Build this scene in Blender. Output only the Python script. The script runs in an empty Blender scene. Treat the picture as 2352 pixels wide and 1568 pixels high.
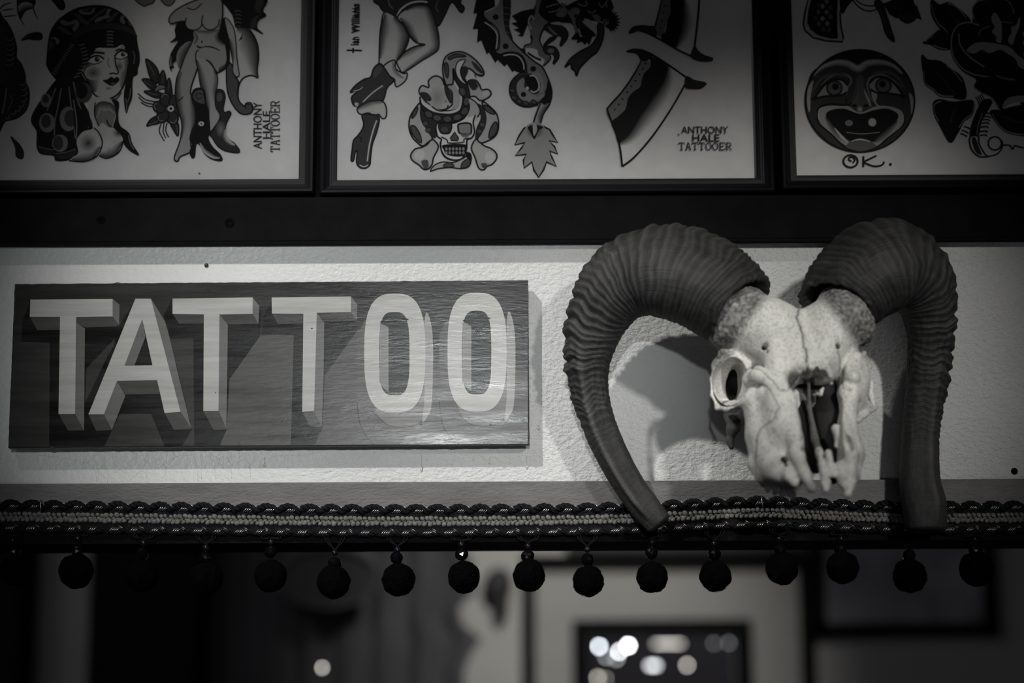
import bpy, bmesh, math, random
import numpy as np
from mathutils import Vector, Matrix, noise

random.seed(7)
C = bpy.context.scene.collection
SC = bpy.context.scene

# ------------------------------------------------------------------ camera
IW, IH = 2352, 1568
PITCH, ROLL = math.radians(10.5), math.radians(-0.28)
CAM = Vector((0.0, -2.2, 1.6))
FPX = 2.2 / math.cos(PITCH) * 2000.0
R3 = Matrix.Rotation(math.pi / 2 + PITCH, 3, 'X') @ Matrix.Rotation(ROLL, 3, 'Z')
cd = bpy.data.cameras.new('camera')
cam = bpy.data.objects.new('camera', cd)
C.objects.link(cam)
cam.matrix_world = Matrix.Translation(CAM) @ R3.to_4x4()
cd.sensor_width = 36.0
cd.lens = 36.0 * FPX / IW
cd.clip_start = 0.05
cd.clip_end = 50
cd.dof.use_dof = True
cd.dof.focus_distance = 2.195
cd.dof.aperture_fstop = cd.lens / 34.7
SC.camera = cam

# ------------------------------------------------------------------ view, world
SC.view_settings.view_transform = 'Standard'
SC.view_settings.look = 'None'
SC.view_settings.gamma = 1.0
SC.view_settings.use_curve_mapping = False
SC.view_settings.exposure = 0.0
wd = bpy.data.worlds.new('world')
SC.world = wd
wd.use_nodes = True
wd.node_tree.nodes['Background'].inputs[0].default_value = (0.75, 0.78, 1.0, 1)
wd.node_tree.nodes['Background'].inputs[1].default_value = 0.012


# ------------------------------------------------------------------ lights
def spot(name, loc, target, watts, deg, blend, size, col=(1, 1, 1)):
    l = bpy.data.lights.new(name, 'SPOT')
    l.energy = watts
    l.spot_size = math.radians(deg)
    l.spot_blend = blend
    l.shadow_soft_size = size
    l.color = col
    o = bpy.data.objects.new(name, l)
    C.objects.link(o)
    o.location = loc
    o.rotation_euler = (Vector(target) - Vector(loc)).to_track_quat('-Z', 'Y').to_euler()
    return o


def area(name, loc, target, watts, sx, sy, col=(1, 1, 1)):
    l = bpy.data.lights.new(name, 'AREA')
    l.shape = 'RECTANGLE'
    l.size = sx
    l.size_y = sy
    l.energy = watts
    l.color = col
    o = bpy.data.objects.new(name, l)
    C.objects.link(o)
    o.location = loc
    o.rotation_euler = (Vector(target) - Vector(loc)).to_track_quat('-Z', 'Y').to_euler()
    return o


spot('spot_front', (-0.15, -4.2, 2.32), (-0.18, 0, 1.99), 300, 13.4, 1.0, 0.06, (0.96, 0.985, 1.0))
spot('spot_left', (-1.40, -2.0, 3.93), (-0.06, 0, 1.88), 285, 18.6, 1.0, 0.042, (1.0, 0.985, 0.95))
spot('spot_right', (1.06, -2.4, 2.68), (0.26, 0, 1.95), 112, 17.5, 1.0, 0.06, (1.0, 0.985, 0.95))
area('area_low_fill', (0.0, -4.5, 0.6), (0.0, 0.0, 2.0), 7.0, 2.4, 0.8, (0.93, 0.90, 1.0))
spot('spot_back_room', (0.25, 1.3, 2.75), (0.10, 3.0, 1.72), 66, 47, 1.0, 0.05, (1.0, 0.98, 0.93))
area('area_back_room', (-0.9, 0.9, 2.6), (-0.5, 2.8, 1.7), 1.6, 0.6, 0.3, (0.95, 0.95, 1.0))


# ------------------------------------------------------------------ placing helpers
def W(px, py, d=0.0):
    """world point on the plane y = -d that the photograph shows at (px, py)"""
    v = R3 @ Vector(((px - IW / 2) / FPX, (IH / 2 - py) / FPX, -1.0))
    t = (-d - CAM.y) / v.y
    return CAM + v * t


RI = R3.transposed()


def PX(co):
    v = RI @ (Vector(co) - CAM)
    return (IW / 2 + FPX * v.x / -v.z, IH / 2 - FPX * v.y / -v.z)


def MP(r, d=0.0):
    """length of r pixels in metres at distance d before the wall"""
    return r * (2.2 - d) / math.cos(PITCH) / FPX


# ------------------------------------------------------------------ materials
def mat(name, col=(0.5, 0.5, 0.5), rough=0.6, metal=0.0, var=0.0, vscale=(20, 20, 20), bump=0.0, bscale=(80, 80, 80),
        bdist=0.001, attr=None, spec=0.5, detail=5.0, emit=None, estr=0.0, coat=0.0, vthr=None, rvar=0.0):
    m = bpy.data.materials.new(name)
    m.use_nodes = True
    nt = m.node_tree
    b = nt.nodes['Principled BSDF']
    b.inputs['Roughness'].default_value = rough
    b.inputs['Metallic'].default_value = metal
    b.inputs['Specular IOR Level'].default_value = spec
    b.inputs['Coat Weight'].default_value = coat
    b.inputs['Coat Roughness'].default_value = 0.12
    if isinstance(col, (int, float)):
        col = (col, col, col)
    src = None
    tc = nt.nodes.new('ShaderNodeTexCoord')

    def noise_n(scale, det):
        mp = nt.nodes.new('ShaderNodeMapping')
        mp.inputs['Scale'].default_value = scale
        nt.links.new(tc.outputs['Object'], mp.inputs[0])
        n = nt.nodes.new('ShaderNodeTexNoise')
        n.inputs['Scale'].default_value = 1.0
        n.inputs['Detail'].default_value = det
        n.inputs['Roughness'].default_value = 0.6
        nt.links.new(mp.outputs[0], n.inputs['Vector'])
        return n
    if attr:
        a = nt.nodes.new('ShaderNodeAttribute')
        a.attribute_name = attr
        src = a.outputs['Color']
    if var > 0:
        n = noise_n(vscale, detail)
        r = nt.nodes.new('ShaderNodeMapRange')
        r.inputs['From Min'].default_value = 0.3 if vthr is None else vthr[0]
        r.inputs['From Max'].default_value = 0.7 if vthr is None else vthr[1]
        r.inputs['To Min'].default_value = 1.0 - var
        r.inputs['To Max'].default_value = 1.0 + (var if vthr is None else 0.0)
        nt.links.new(n.outputs['Fac'], r.inputs['Value'])
        mx = nt.nodes.new('ShaderNodeVectorMath')
        mx.operation = 'MULTIPLY'
        if src is None:
            mx.inputs[0].default_value = col
        else:
            nt.links.new(src, mx.inputs[0])
        nt.links.new(r.outputs[0], mx.inputs[1])
        src = mx.outputs[0]
    if rvar > 0:
        n3 = noise_n(tuple(q * 0.7 for q in vscale), 4)
        r3 = nt.nodes.new('ShaderNodeMapRange')
        r3.inputs['From Min'].default_value = 0.35
        r3.inputs['From Max'].default_value = 0.65
        r3.inputs['To Min'].default_value = rough - rvar
        r3.inputs['To Max'].default_value = rough + rvar
        nt.links.new(n3.outputs['Fac'], r3.inputs['Value'])
        nt.links.new(r3.outputs[0], b.inputs['Roughness'])
    if src is None:
        b.inputs['Base Color'].default_value = (*col, 1)
    else:
        nt.links.new(src, b.inputs['Base Color'])
    if bump > 0:
        n2 = noise_n(bscale, 4)
        bp = nt.nodes.new('ShaderNodeBump')
        bp.inputs['Strength'].default_value = bump
        bp.inputs['Distance'].default_value = bdist
        nt.links.new(n2.outputs['Fac'], bp.inputs['Height'])
        nt.links.new(bp.outputs[0], b.inputs['Normal'])
    if emit is not None:
        b.inputs['Emission Color'].default_value = (*emit, 1)
        b.inputs['Emission Strength'].default_value = estr
    return m


def glass_mat(name, f=0.06, rough=0.02):
    m = bpy.data.materials.new(name)
    m.use_nodes = True
    nt = m.node_tree
    nt.nodes.clear()
    out = nt.nodes.new('ShaderNodeOutputMaterial')
    mx = nt.nodes.new('ShaderNodeMixShader')
    tr = nt.nodes.new('ShaderNodeBsdfTransparent')
    gl = nt.nodes.new('ShaderNodeBsdfGlossy')
    gl.inputs['Roughness'].default_value = rough
    fr = nt.nodes.new('ShaderNodeFresnel')
    fr.inputs['IOR'].default_value = 1.45
    nt.links.new(fr.outputs[0], mx.inputs[0])
    nt.links.new(tr.outputs[0], mx.inputs[1])
    nt.links.new(gl.outputs[0], mx.inputs[2])
    nt.links.new(mx.outputs[0], out.inputs[0])
    return m


M = {}
M['wall'] = mat('wall_paint', (0.60, 0.605, 0.59), 0.36, var=0.05, vscale=(9, 9, 9), bump=1.0, bscale=(140, 140, 200),
                bdist=0.0036, spec=0.5)
# the wall's paint is smoother at the left and rougher towards the skull
_nt = M['wall'].node_tree
_bp = next(n for n in _nt.nodes if n.type == 'BUMP')
_tc = next(n for n in _nt.nodes if n.type == 'TEX_COORD')
_sx = _nt.nodes.new('ShaderNodeSeparateXYZ')
_mr = _nt.nodes.new('ShaderNodeMapRange')
_mr.inputs['From Min'].default_value = -0.36
_mr.inputs['From Max'].default_value = 0.02
_mr.inputs['To Min'].default_value = 0.22
_mr.inputs['To Max'].default_value = 1.0
_nt.links.new(_tc.outputs['Object'], _sx.inputs[0])
_nt.links.new(_sx.outputs['X'], _mr.inputs['Value'])
_nt.links.new(_mr.outputs[0], _bp.inputs['Strength'])
M['farwall'] = mat('far_wall_paint', (0.55, 0.54, 0.52), 0.7, var=0.06, vscale=(5, 5, 5))
M['beam'] = mat('black_beam_paint', (0.0035, 0.0035, 0.004), 0.7, var=0.4, vscale=(30, 30, 30), bump=0.3, bscale=(150, 150, 150), bdist=0.0006, spec=0.06)
M['frame'] = mat('black_frame_lacquer', (0.006, 0.0055, 0.007), 0.5, bump=0.15, bscale=(200, 200, 200), bdist=0.0004, spec=0.18)
M['trim'] = mat('grey_trim_paint', (0.135, 0.13, 0.128), 0.5, var=0.22, vscale=(14, 30, 60), bump=0.9, bscale=(150, 150, 420), bdist=0.0014, spec=0.35)
M['ink'] = mat('printed_sheet', (0.5, 0.5, 0.5), 0.75, attr='ink', var=0.05, vscale=(60, 60, 60), spec=0.2)
M['signpaint'] = mat('sign_enamel', (0.5, 0.5, 0.5), 0.25, attr='ink', var=0.14, vscale=(12, 30, 150), bump=0.24,
                     bscale=(60, 60, 330), bdist=0.0007, spec=0.15, rvar=0.07)
M['glass'] = glass_mat('picture_glass')
M['paneglass'] = glass_mat('door_glass')
M['horn'] = None
M['blackcord'] = mat('black_cord', (0.006, 0.006, 0.0075), 0.65, spec=0.12, var=0.3, vscale=(300, 300, 300))
M['greycord'] = mat('grey_chenille', (0.15, 0.147, 0.14), 0.85, var=0.5, vscale=(400, 400, 400), bump=0.6, bscale=(900, 900, 900), bdist=0.0006)
M['thread'] = mat('metallic_thread', (0.62, 0.61, 0.60), 0.3, metal=0.9)
M['pompom'] = mat('black_pompom_wool', (0.0018, 0.0018, 0.0022), 0.95, spec=0.03, var=0.4, vscale=(300, 300, 300))
M['bead'] = mat('black_glass_bead', (0.003, 0.003, 0.004), 0.12, spec=0.5)
M['smallbead'] = mat('dark_metal_bead', (0.02, 0.02, 0.023), 0.22, metal=0.6)
M['steel'] = mat('staple_steel', (0.75, 0.75, 0.76), 0.3, metal=1.0)
M['dark'] = mat('dark_hole', (0.003, 0.003, 0.003), 0.9, spec=0.03)
M['nail'] = mat('rusty_nail', (0.03, 0.028, 0.026), 0.5, metal=0.4)


# ------------------------------------------------------------------ object helpers
def mesh_obj(name, verts, faces, m=None, parent=None, smooth=False, cols=None, mats=None, midx=None):
    me = bpy.data.meshes.new(name)
    me.from_pydata([tuple(v) for v in verts], [], [tuple(f) for f in faces])
    me.update()
    if m is not None:
        me.materials.append(m)
    if mats:
        for q in mats:
            me.materials.append(q)
    if midx is not None:
        me.polygons.foreach_set('material_index', midx)
    if smooth:
        me.polygons.foreach_set('use_smooth', [True] * len(me.polygons))
    if cols is not None:
        ca = me.color_attributes.new('ink', 'FLOAT_COLOR', 'POINT')
        ca.data.foreach_set('color', np.array(cols, dtype=np.float32).ravel())
    o = bpy.data.objects.new(name, me)
    C.objects.link(o)
    if parent is not None:
        o.parent = parent
    return o


def tag(o, label, cat, group=None):
    o['label'] = label
    o['category'] = cat
    if group:
        o['group'] = group
    return o


def struct(o):
    o['kind'] = 'structure'
    return o


def thing(name, label, cat, loc, group=None, rot=(0, 0, 0)):
    o = bpy.data.objects.new(name, None)
    o.empty_display_size = 0.02
    C.objects.link(o)
    o.location = loc
    o.rotation_euler = rot
    tag(o, label, cat, group)
    return o


def rebase(root):
    """children were built in world space: keep them there under the thing's empty"""
    bpy.context.view_layer.update()
    inv = root.matrix_world.inverted()
    for ch in root.children:
        ch.matrix_parent_inverse = inv
    return root


class B:
    """collects boxes, tubes and lathes into one mesh"""

    def __init__(s):
        s.v, s.f, s.sm = [], [], []

    def add(s, vs, fs, smooth=False):
        n = len(s.v)
        s.v += [Vector(v) for v in vs]
        s.f += [tuple(i + n for i in f) for f in fs]
        s.sm += [smooth] * len(fs)
        return s

    def box(s, x0, x1, y0, y1, z0, z1, bev=0.0):
        if bev <= 0:
            vs = [(x, y, z) for x in (x0, x1) for y in (y0, y1) for z in (z0, z1)]
            fs = [(0, 1, 3, 2), (4, 6, 7, 5), (0, 4, 5, 1), (2, 3, 7, 6), (0, 2, 6, 4), (1, 5, 7, 3)]
            return s.add(vs, fs)
        bm = bmesh.new()
        bmesh.ops.create_cube(bm, size=1)
        for v in bm.verts:
            v.co = Vector(((x0 + x1) / 2 + v.co.x * (x1 - x0), (y0 + y1) / 2 + v.co.y * (y1 - y0), (z0 + z1) / 2 + v.co.z * (z1 - z0)))
        bmesh.ops.bevel(bm, geom=bm.edges[:], offset=bev, segments=2, profile=0.5, affect='EDGES')
        bm.verts.index_update()
        s.add([v.co.copy() for v in bm.verts], [[v.index for v in f.verts] for f in bm.faces])
        bm.free()
        return s

    def tube(s, pts, rad, seg=8, cap=True, closed=False):
        pts = [Vector(p) for p in pts]
        n = len(pts)
        if isinstance(rad, (int, float)):
            rad = [rad] * n
        t0 = (pts[1] - pts[0]).normalized()
        u = t0.orthogonal().normalized()
        vs, fs = [], []
        for i in range(n):
            a = pts[i - 1] if (i > 0 or closed) else pts[i]
            b = pts[(i + 1) % n] if (i < n - 1 or closed) else pts[i]
            t = (b - a).normalized()
            u = (u - t * u.dot(t))
            u = u.normalized() if u.length > 1e-6 else t.orthogonal().normalized()
            w = t.cross(u)
            for k in range(seg):
                an = 2 * math.pi * k / seg
                vs.append(pts[i] + (u * math.cos(an) + w * math.sin(an)) * rad[i])
        for i in range(n if closed else n - 1):
            j = (i + 1) % n
            for k in range(seg):
                l = (k + 1) % seg
                fs.append((i * seg + k, i * seg + l, j * seg + l, j * seg + k))
        if cap and not closed:
            fs.append(tuple(range(seg))[::-1])
            fs.append(tuple((n - 1) * seg + k for k in range(seg)))
        return s.add(vs, fs, True)

    def ball(s, c, r, sub=2, sc=(1, 1, 1), rot=None, flat=False):
        bm = bmesh.new()
        bmesh.ops.create_icosphere(bm, subdivisions=sub, radius=1)
        bm.verts.index_update()
        vs = []
        for v in bm.verts:
            p = Vector((v.co.x * sc[0], v.co.y * sc[1], v.co.z * sc[2])) * r
            if rot is not None:
                p = rot @ p
            vs.append(p + Vector(c))
        s.add(vs, [[v.index for v in f.verts] for f in bm.faces], not flat)
        bm.free()
        return s

    def build(s, name, m, parent=None):
        o = mesh_obj(name, s.v, s.f, m, parent)
        o.data.polygons.foreach_set('use_smooth', s.sm)
        return o


def crv(pts, n=6, closed=False):
    """Catmull-Rom through the points"""
    P = [np.array(p, float) for p in pts]
    N = len(P)
    out = []
    for i in range(N if closed else N - 1):
        p0 = P[(i - 1) % N] if (closed or i > 0) else P[0]
        p1 = P[i]
        p2 = P[(i + 1) % N]
        p3 = P[(i + 2) % N] if (closed or i < N - 2) else P[N - 1]
        for k in range(n):
            t = k / n
            out.append(0.5 * ((2 * p1) + (-p0 + p2) * t + (2 * p0 - 5 * p1 + 4 * p2 - p3) * t * t + (-p0 + 3 * p1 - 3 * p2 + p3) * t ** 3))
    if not closed:
        out.append(P[-1])
    return out


# ------------------------------------------------------------------ flat ink layers (prints and sign painting)
class Ink:
    def __init__(s, d, step=9e-6):
        s.d, s.step, s.k = d, step, 1
        s.v, s.f, s.c = [], [], []
        s.o, s.sc = (0, 0), 1.0

    def zoom(s, x0, y0, sc):
        s.o, s.sc = (x0, y0), sc
        return s

    def _m(s, p):
        return W(s.o[0] + p[0] / s.sc, s.o[1] + p[1] / s.sc, s.d + s.step * s.k)

    def _put(s, P, faces, cols):
        n = len(s.v)
        s.v += [s._m(p) for p in P]
        s.f += [tuple(i + n for i in f) for f in faces]
        for c in cols:
            s.c.append((c * 1.01, c, c * 0.955, 1.0))
        s.k += 1

    def F(s, pts, g, smooth=True, n=5):
        P = crv(pts, n, True) if smooth else pts
        s._put(P, [tuple(range(len(P)))], [g] * len(P))
        return s

    def L(s, pts, w=5, g=0.012, smooth=True, closed=False, t0=1.0, t1=1.0, n=5):
        P = crv(pts, n, closed) if smooth else [np.array(p, float) for p in pts]
        N = len(P)
        V, fs = [], []
        for i in range(N):
            a = P[i - 1] if (i > 0 or closed) else P[i]
            b = P[(i + 1) % N] if (i < N - 1 or closed) else P[i]
            t = b - a
            L_ = math.hypot(*t) or 1.0
            nx, ny = -t[1] / L_, t[0] / L_
            q = i / max(1, N - 1)
            k = 1.0
            if t0 < 1:
                k *= min(1, t0 + (1 - t0) * q * 3)
            if t1 < 1:
                k *= min(1, t1 + (1 - t1) * (1 - q) * 3)
            h = w * k * 0.5 * (1.28 if g < 0.03 else 1.0)
            V.append((P[i][0] + nx * h, P[i][1] + ny * h))
            V.append((P[i][0] - nx * h, P[i][1] - ny * h))
        for i in range(N if closed else N - 1):
            j = (i + 1) % N
            fs.append((2 * i, 2 * j, 2 * j + 1, 2 * i + 1))
        s._put(V, fs, [g] * len(V))
        return s

    def O(s, pts, g, w=5, ol=0.012, smooth=True):
        s.F(pts, g, smooth)
        s.L(pts, w, ol, smooth, closed=True)
        return s

    def G(s, pts, w, g0, g1, smooth=True, closed=False, n=5):
        """soft whip shading: g0 on the line, fading to g1 at w to its left"""
        P = crv(pts, n, closed) if smooth else [np.array(p, float) for p in pts]
        N = len(P)
        V, fs, cs = [], [], []
        for i in range(N):
            a = P[i - 1] if (i > 0 or closed) else P[i]
            b = P[(i + 1) % N] if (i < N - 1 or closed) else P[i]
            t = b - a
            L_ = math.hypot(*t) or 1.0
            nx, ny = -t[1] / L_, t[0] / L_
            q = i / max(1, N - 1)
            k = w * 1.32 * (1 if closed else (0.25 + 0.75 * math.sin(math.pi * min(1, max(0, q)))))
            for a_, c_ in ((0, g0), (0.42, g0 * 0.68 + g1 * 0.32), (1.0, g1)):
                V.append((P[i][0] + nx * k * a_, P[i][1] + ny * k * a_))
                cs.append(c_)
        for i in range(N if closed else N - 1):
            j = (i + 1) % N
            fs.append((3 * i, 3 * j, 3 * j + 1, 3 * i + 1))
            fs.append((3 * i + 1, 3 * j + 1, 3 * j + 2, 3 * i + 2))
        s._put(V, fs, cs)
        return s

    def E(s, c, rx, ry, g, w=0, ol=0.012, a=0, n=28):
        ca, sa = math.cos(a), math.sin(a)
        P = []
        for k in range(n):
            t = 2 * math.pi * k / n
            x, y = rx * math.cos(t), ry * math.sin(t)
            P.append((c[0] + x * ca - y * sa, c[1] + x * sa + y * ca))
        if g is not None:
            s.F(P, g, False)
        if w:
            s.L(P, w, ol, False, closed=True)
        return s

    def R(s, c, r, g0, g1, sy=1.0):
        """radial fade from g0 in the middle to g1 at the rim"""
        V, fs, cs = [c], [], [g0]
        for q, rr in enumerate((0.5, 1.0)):
            for k in range(20):
                t = 2 * math.pi * k / 20
                V.append((c[0] + r * rr * math.cos(t), c[1] + r * rr * sy * math.sin(t)))
                cs.append(g0 * (1 - rr) + g1 * rr)
        for k in range(20):
            l = (k + 1) % 20
            fs.append((0, 1 + k, 1 + l))
            fs.append((1 + k, 21 + k, 21 + l, 1 + l))
        s._put(V, fs, cs)
        return s

    def T(s, text, x0, y0, x1, y1, g=0.03, rot=0, bold=0.0):
        """lettering filling the box; rot=1 reads upwards"""
        cu = bpy.data.curves.new('lettering_curve', 'FONT')
        cu.body = text
        cu.offset = bold
        cu.resolution_u = 4
        to = bpy.data.objects.new('lettering_curve', cu)
        C.objects.link(to)
        bpy.context.view_layer.update()
        me = bpy.data.meshes.new_from_object(to.evaluated_get(bpy.context.evaluated_depsgraph_get()))
        co = np.array([v.co[:2] for v in me.vertices])
        fs = [tuple(p.vertices) for p in me.polygons]
        bpy.data.objects.remove(to)
        bpy.data.curves.remove(cu)
        bpy.data.meshes.remove(me)
        mn, mxx = co.min(0), co.max(0)
        u = (co - mn) / (mxx - mn)
        if rot:
            P = [(x0 + a[1] * (x1 - x0), y1 - a[0] * (y1 - y0)) for a in u]
            # glyph up points to the left
            P = [(x1 - a[1] * (x1 - x0), y1 - a[0] * (y1 - y0)) for a in u]
        else:
            P = [(x0 + a[0] * (x1 - x0), y1 - a[1] * (y1 - y0)) for a in u]
        s._put(P, fs, [g] * len(P))
        return s

    def slab(s, text, x0, y0, x1, y1, g=0.05, w=3.2, rot=0):
        """typewriter letters with slab serifs"""
        G_ = {
            'T': [[(0, 0.25), (0, 1), (1, 1), (1, 0.75)], [(0.5, 1), (0.5, 0)], [(0.25, 0), (0.75, 0)], [(0, 1), (0, 0.75)]],
            'A': [[(0.1, 0), (0.45, 1), (0.55, 1), (0.9, 0)], [(0.25, 0.35), (0.75, 0.35)], [(-0.05, 0), (0.3, 0)], [(0.7, 0), (1.05, 0)], [(0.3, 1), (0.5, 1)]],
            'O': [[(0.5 + 0.48 * math.cos(t * math.pi / 8), 0.5 + 0.5 * math.sin(t * math.pi / 8)) for t in range(17)]],
            'E': [[(0, 0), (1, 0), (1, 0.25)], [(0, 1), (1, 1), (1, 0.75)], [(0.15, 0), (0.15, 1)], [(0.15, 0.5), (0.65, 0.5)], [(0.65, 0.38), (0.65, 0.62)]],
            'R': [[(0, 0), (0.35, 0)], [(0.15, 0), (0.15, 1)], [(0, 1), (0.7, 1), (0.9, 0.87), (0.9, 0.63), (0.7, 0.5), (0.15, 0.5)], [(0.6, 0.5), (0.9, 0), (1.05, 0)]],
        }
        G_['T'][0] = [(0, 1), (1, 1), (1, 0.75)]
        n = len(text)
        for i, ch in enumerate(text):
            for st in G_[ch]:
                P = []
                for (a, b) in st:
                    u = (i + 0.08 + a * 0.80) / n
                    if rot:
                        P.append((x1 - b * (x1 - x0), y1 - u * (y1 - y0)))
                    else:
                        P.append((x0 + u * (x1 - x0), y1 - b * (y1 - y0)))
                s.L(P, w, g, False)
        return s

    def build(s, name, m, parent):
        return mesh_obj(name, s.v, s.f, m, parent, cols=s.c)


# ------------------------------------------------------------------ room shell
ZH = W(1176, 1233, 0.0).z                     # underside of the header above the opening
FLOOR_T = 0.05


def boxo(name, x0, x1, y0, y1, z0, z1, m, parent=None, bev=0.0):
    return B().box(x0, x1, y0, y1, z0, z1, bev).build(name, m, parent)


struct(boxo('floor', -3.2, 3.2, -5.0, 4.6, -0.05, 0.0, mat('dark_floor', (0.05, 0.045, 0.04), 0.5, var=0.3, vscale=(3, 12, 3))))
struct(boxo('ceiling', -3.2, 3.2, -5.0, 4.6, 4.3, 4.35, mat('ceiling_paint', (0.10, 0.10, 0.10), 0.8)))
mdk = mat('dark_room_paint', (0.05, 0.05, 0.055), 0.8)
struct(boxo('wall_left', -3.25, -3.2, -5.0, 4.6, 0, 4.3, mdk))
struct(boxo('wall_right', 3.2, 3.25, -5.0, 4.6, 0, 4.3, mdk))
struct(boxo('wall_rear', -3.2, 3.2, -5.05, -5.0, 0, 4.3, mdk))
# front wall: a header over a wide opening, with a pier either side far outside the picture
wf = B()
wf.box(-3.2, 3.2, 0.0, 0.12, ZH, 4.3)
wf.box(-3.2, -1.6, 0.0, 0.12, 0, ZH)
wf.box(1.6, 3.2, 0.0, 0.12, 0, ZH)
wall = struct(wf.build('wall_front', M['wall']))

# marks in the wall paint: old glue lines and drips (part of the wall's surface)
gl = B()
rng = random.Random(3)


def ridge(pts, r=0.0006, d=0.0):
    P = [W(p[0], p[1], d) for p in crv(pts, 5)]
    gl.tube(P, [r * (0.7 + 0.6 * rng.random()) for _ in P], 6)


for pts in ([(0, 1052), (40, 1060), (60, 1052)], [(90, 1046), (150, 1052), (205, 1066), (218, 1080), (222, 1105)],
            [(225, 1100), (228, 1078), (240, 1072), (247, 1085), (247, 1108)], [(262, 1085), (275, 1078), (290, 1086), (298, 1095)],
            [(300, 1100), (318, 1085), (330, 1082), (338, 1095)], [(345, 1078), (362, 1066), (378, 1068), (380, 1085), (372, 1098)],
            [(380, 1078), (400, 1052), (420, 1046), (445, 1048), (452, 1070), (455, 1105)],
            [(463, 1100), (464, 1055), (478, 1048), (492, 1058), (496, 1100)],
            [(500, 1075), (505, 1052), (520, 1050), (530, 1068), (532, 1100)],
            [(545, 1062), (560, 1055), (572, 1066), (575, 1095)], [(620, 1060), (625, 1050), (650, 1046), (700, 1044), (745, 1036)],
            [(1265, 1008), (1290, 1000), (1320, 998)], [(1255, 965), (1290, 963), (1330, 955)],
            [(2260, 880), (2258, 900), (2266, 918), (2280, 925)], [(2262, 875), (2280, 868), (2298, 862)],
            [(2215, 1048), (2235, 1052), (2262, 1050)], [(300, 1110), (330, 1106), (350, 1110)],
            [(670, 1088), (690, 1092), (720, 1086), (760, 1082)]):
    ridge(pts, 0.00042, -0.0002)
gl.build('glue_line', M['wall'], wall)
for (px, y0, y1, w) in ((608, 1050, 1070, 6), (968, 1045, 1080, 6), (1125, 1052, 1064, 5), (1210, 1048, 1074, 6.5), (1238, 972, 984, 6.5)):
    dr = B()
    P = [W(px, y0 + (y1 - y0) * t / 8, 0.0) for t in range(9)]
    dr.tube(P, [MP(w) * (0.35 + 0.25 * t / 8 + (0.4 if t > 6 else 0)) * 0.5 for t in range(9)], 8)
    dr.ball(W(px, y1, 0.0), MP(w * 0.55), 2, (1, 0.6, 1.15))
    dr.build('paint_drip', M['wall'], wall)

# black beam above, trim board below
BD = 0.024
za, zb = W(1176, 450, BD).z, W(1176, 551, BD).z
struct(boxo('trim_1', -1.6, 1.6, -BD, 0.0, zb, za, M['beam'], bev=0.0012))
trim1 = bpy.data.objects['trim_1']
TD = 0.015
zc, zd = W(1176, 1105, TD).z, W(1176, 1214, TD).z
struct(boxo('trim_5', -1.6, 1.6, -TD + 0.001, 0.1205, W(1176, 1244, TD).z, ZH, M['beam']))
struct(boxo('trim_6', -1.6, 1.6, -TD + 0.001, -0.0001, ZH, zd, M['beam']))
struct(boxo('trim_2', -1.6, 1.6, -TD, 0.0, zd, zc, M['trim'], bev=0.0008))


def screw_hole(px, py, d, r, parent, name='screw_hole'):
    q = B()
    c = W(px, py, d)
    n = 14
    vs, fs = [], []
    for k in range(n):
        a = 2 * math.pi * k / n
        for rr, dd in ((1.35, 0.0), (1.1, -0.0007), (0.8, -0.0003), (0.3, 0.0)):
            vs.append(c + Vector((math.cos(a) * MP(r, d) * rr, dd, math.sin(a) * MP(r, d) * rr)))
    for k in range(n):
        l = (k + 1) % n
        for i in range(3):
            fs.append((k * 4 + i, k * 4 + i + 1, l * 4 + i + 1, l * 4 + i))
    fs.append(tuple(k * 4 + 3 for k in range(n)))
    q.add(vs, fs, True)
    return q.build(name, M['dark'], parent)


screw_hole(527, 512, BD, 9, trim1)
screw_hole(232, 505, BD, 8, trim1)
screw_hole(2330, 1082, 0.0, 6, wall)
c = W(474, 609, 0.001)
nl = B().ball(c, MP(5.0), 2, (1, 0.5, 1)).tube([c + Vector((0, -0.0005, 0)), c + Vector((0, 0.006, 0))], 0.0008, 8)
tag(nl.build('nail', M['nail']), 'small dark nail head in the pale wall above the TATTOO sign', 'nail')
# two steel staples pinning the braid
for (x0, y0, x1, y1, lb) in ((93, 1148, 93.5, 1176, 'thin steel staple in the braid at the far left, below the sign corner'),
                             (1749, 1141, 1753, 1167, 'bright steel staple in the braid just under the ram skull')):
    a, b = W(x0, y0, 0.0235), W(x1, y1, 0.0235)
    back = Vector((0, 0.0095, 0))
    st = B().tube([a + back, a, a + (b - a) * 0.5, b, b + back], 0.00055, 8)
    tag(st.build('staple', M['steel']), lb, 'staple', 'staples in the braid')

B_ = boxo('frame_gap_shade', -1.6, 1.6, -0.003, -0.0002, za + 0.0005, 3.0, M['beam'])  # added dark sheet, stands for shade in the gaps between frames
struct(B_)
# ------------------------------------------------------------------ picture frames
PROFILE = [(0.0, 0.0), (0.0, 0.021), (0.0015, 0.0235), (0.004, 0.0225), (0.0075, 0.0195), (0.011, 0.0175), (0.0125, 0.0175), (0.0127, 0.0160),
           (0.0152, 0.0160), (0.0154, 0.0148), (0.0178, 0.0145), (0.0185, 0.0135), (0.0185, 0.0075), (0.0185, 0.0)]


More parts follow.
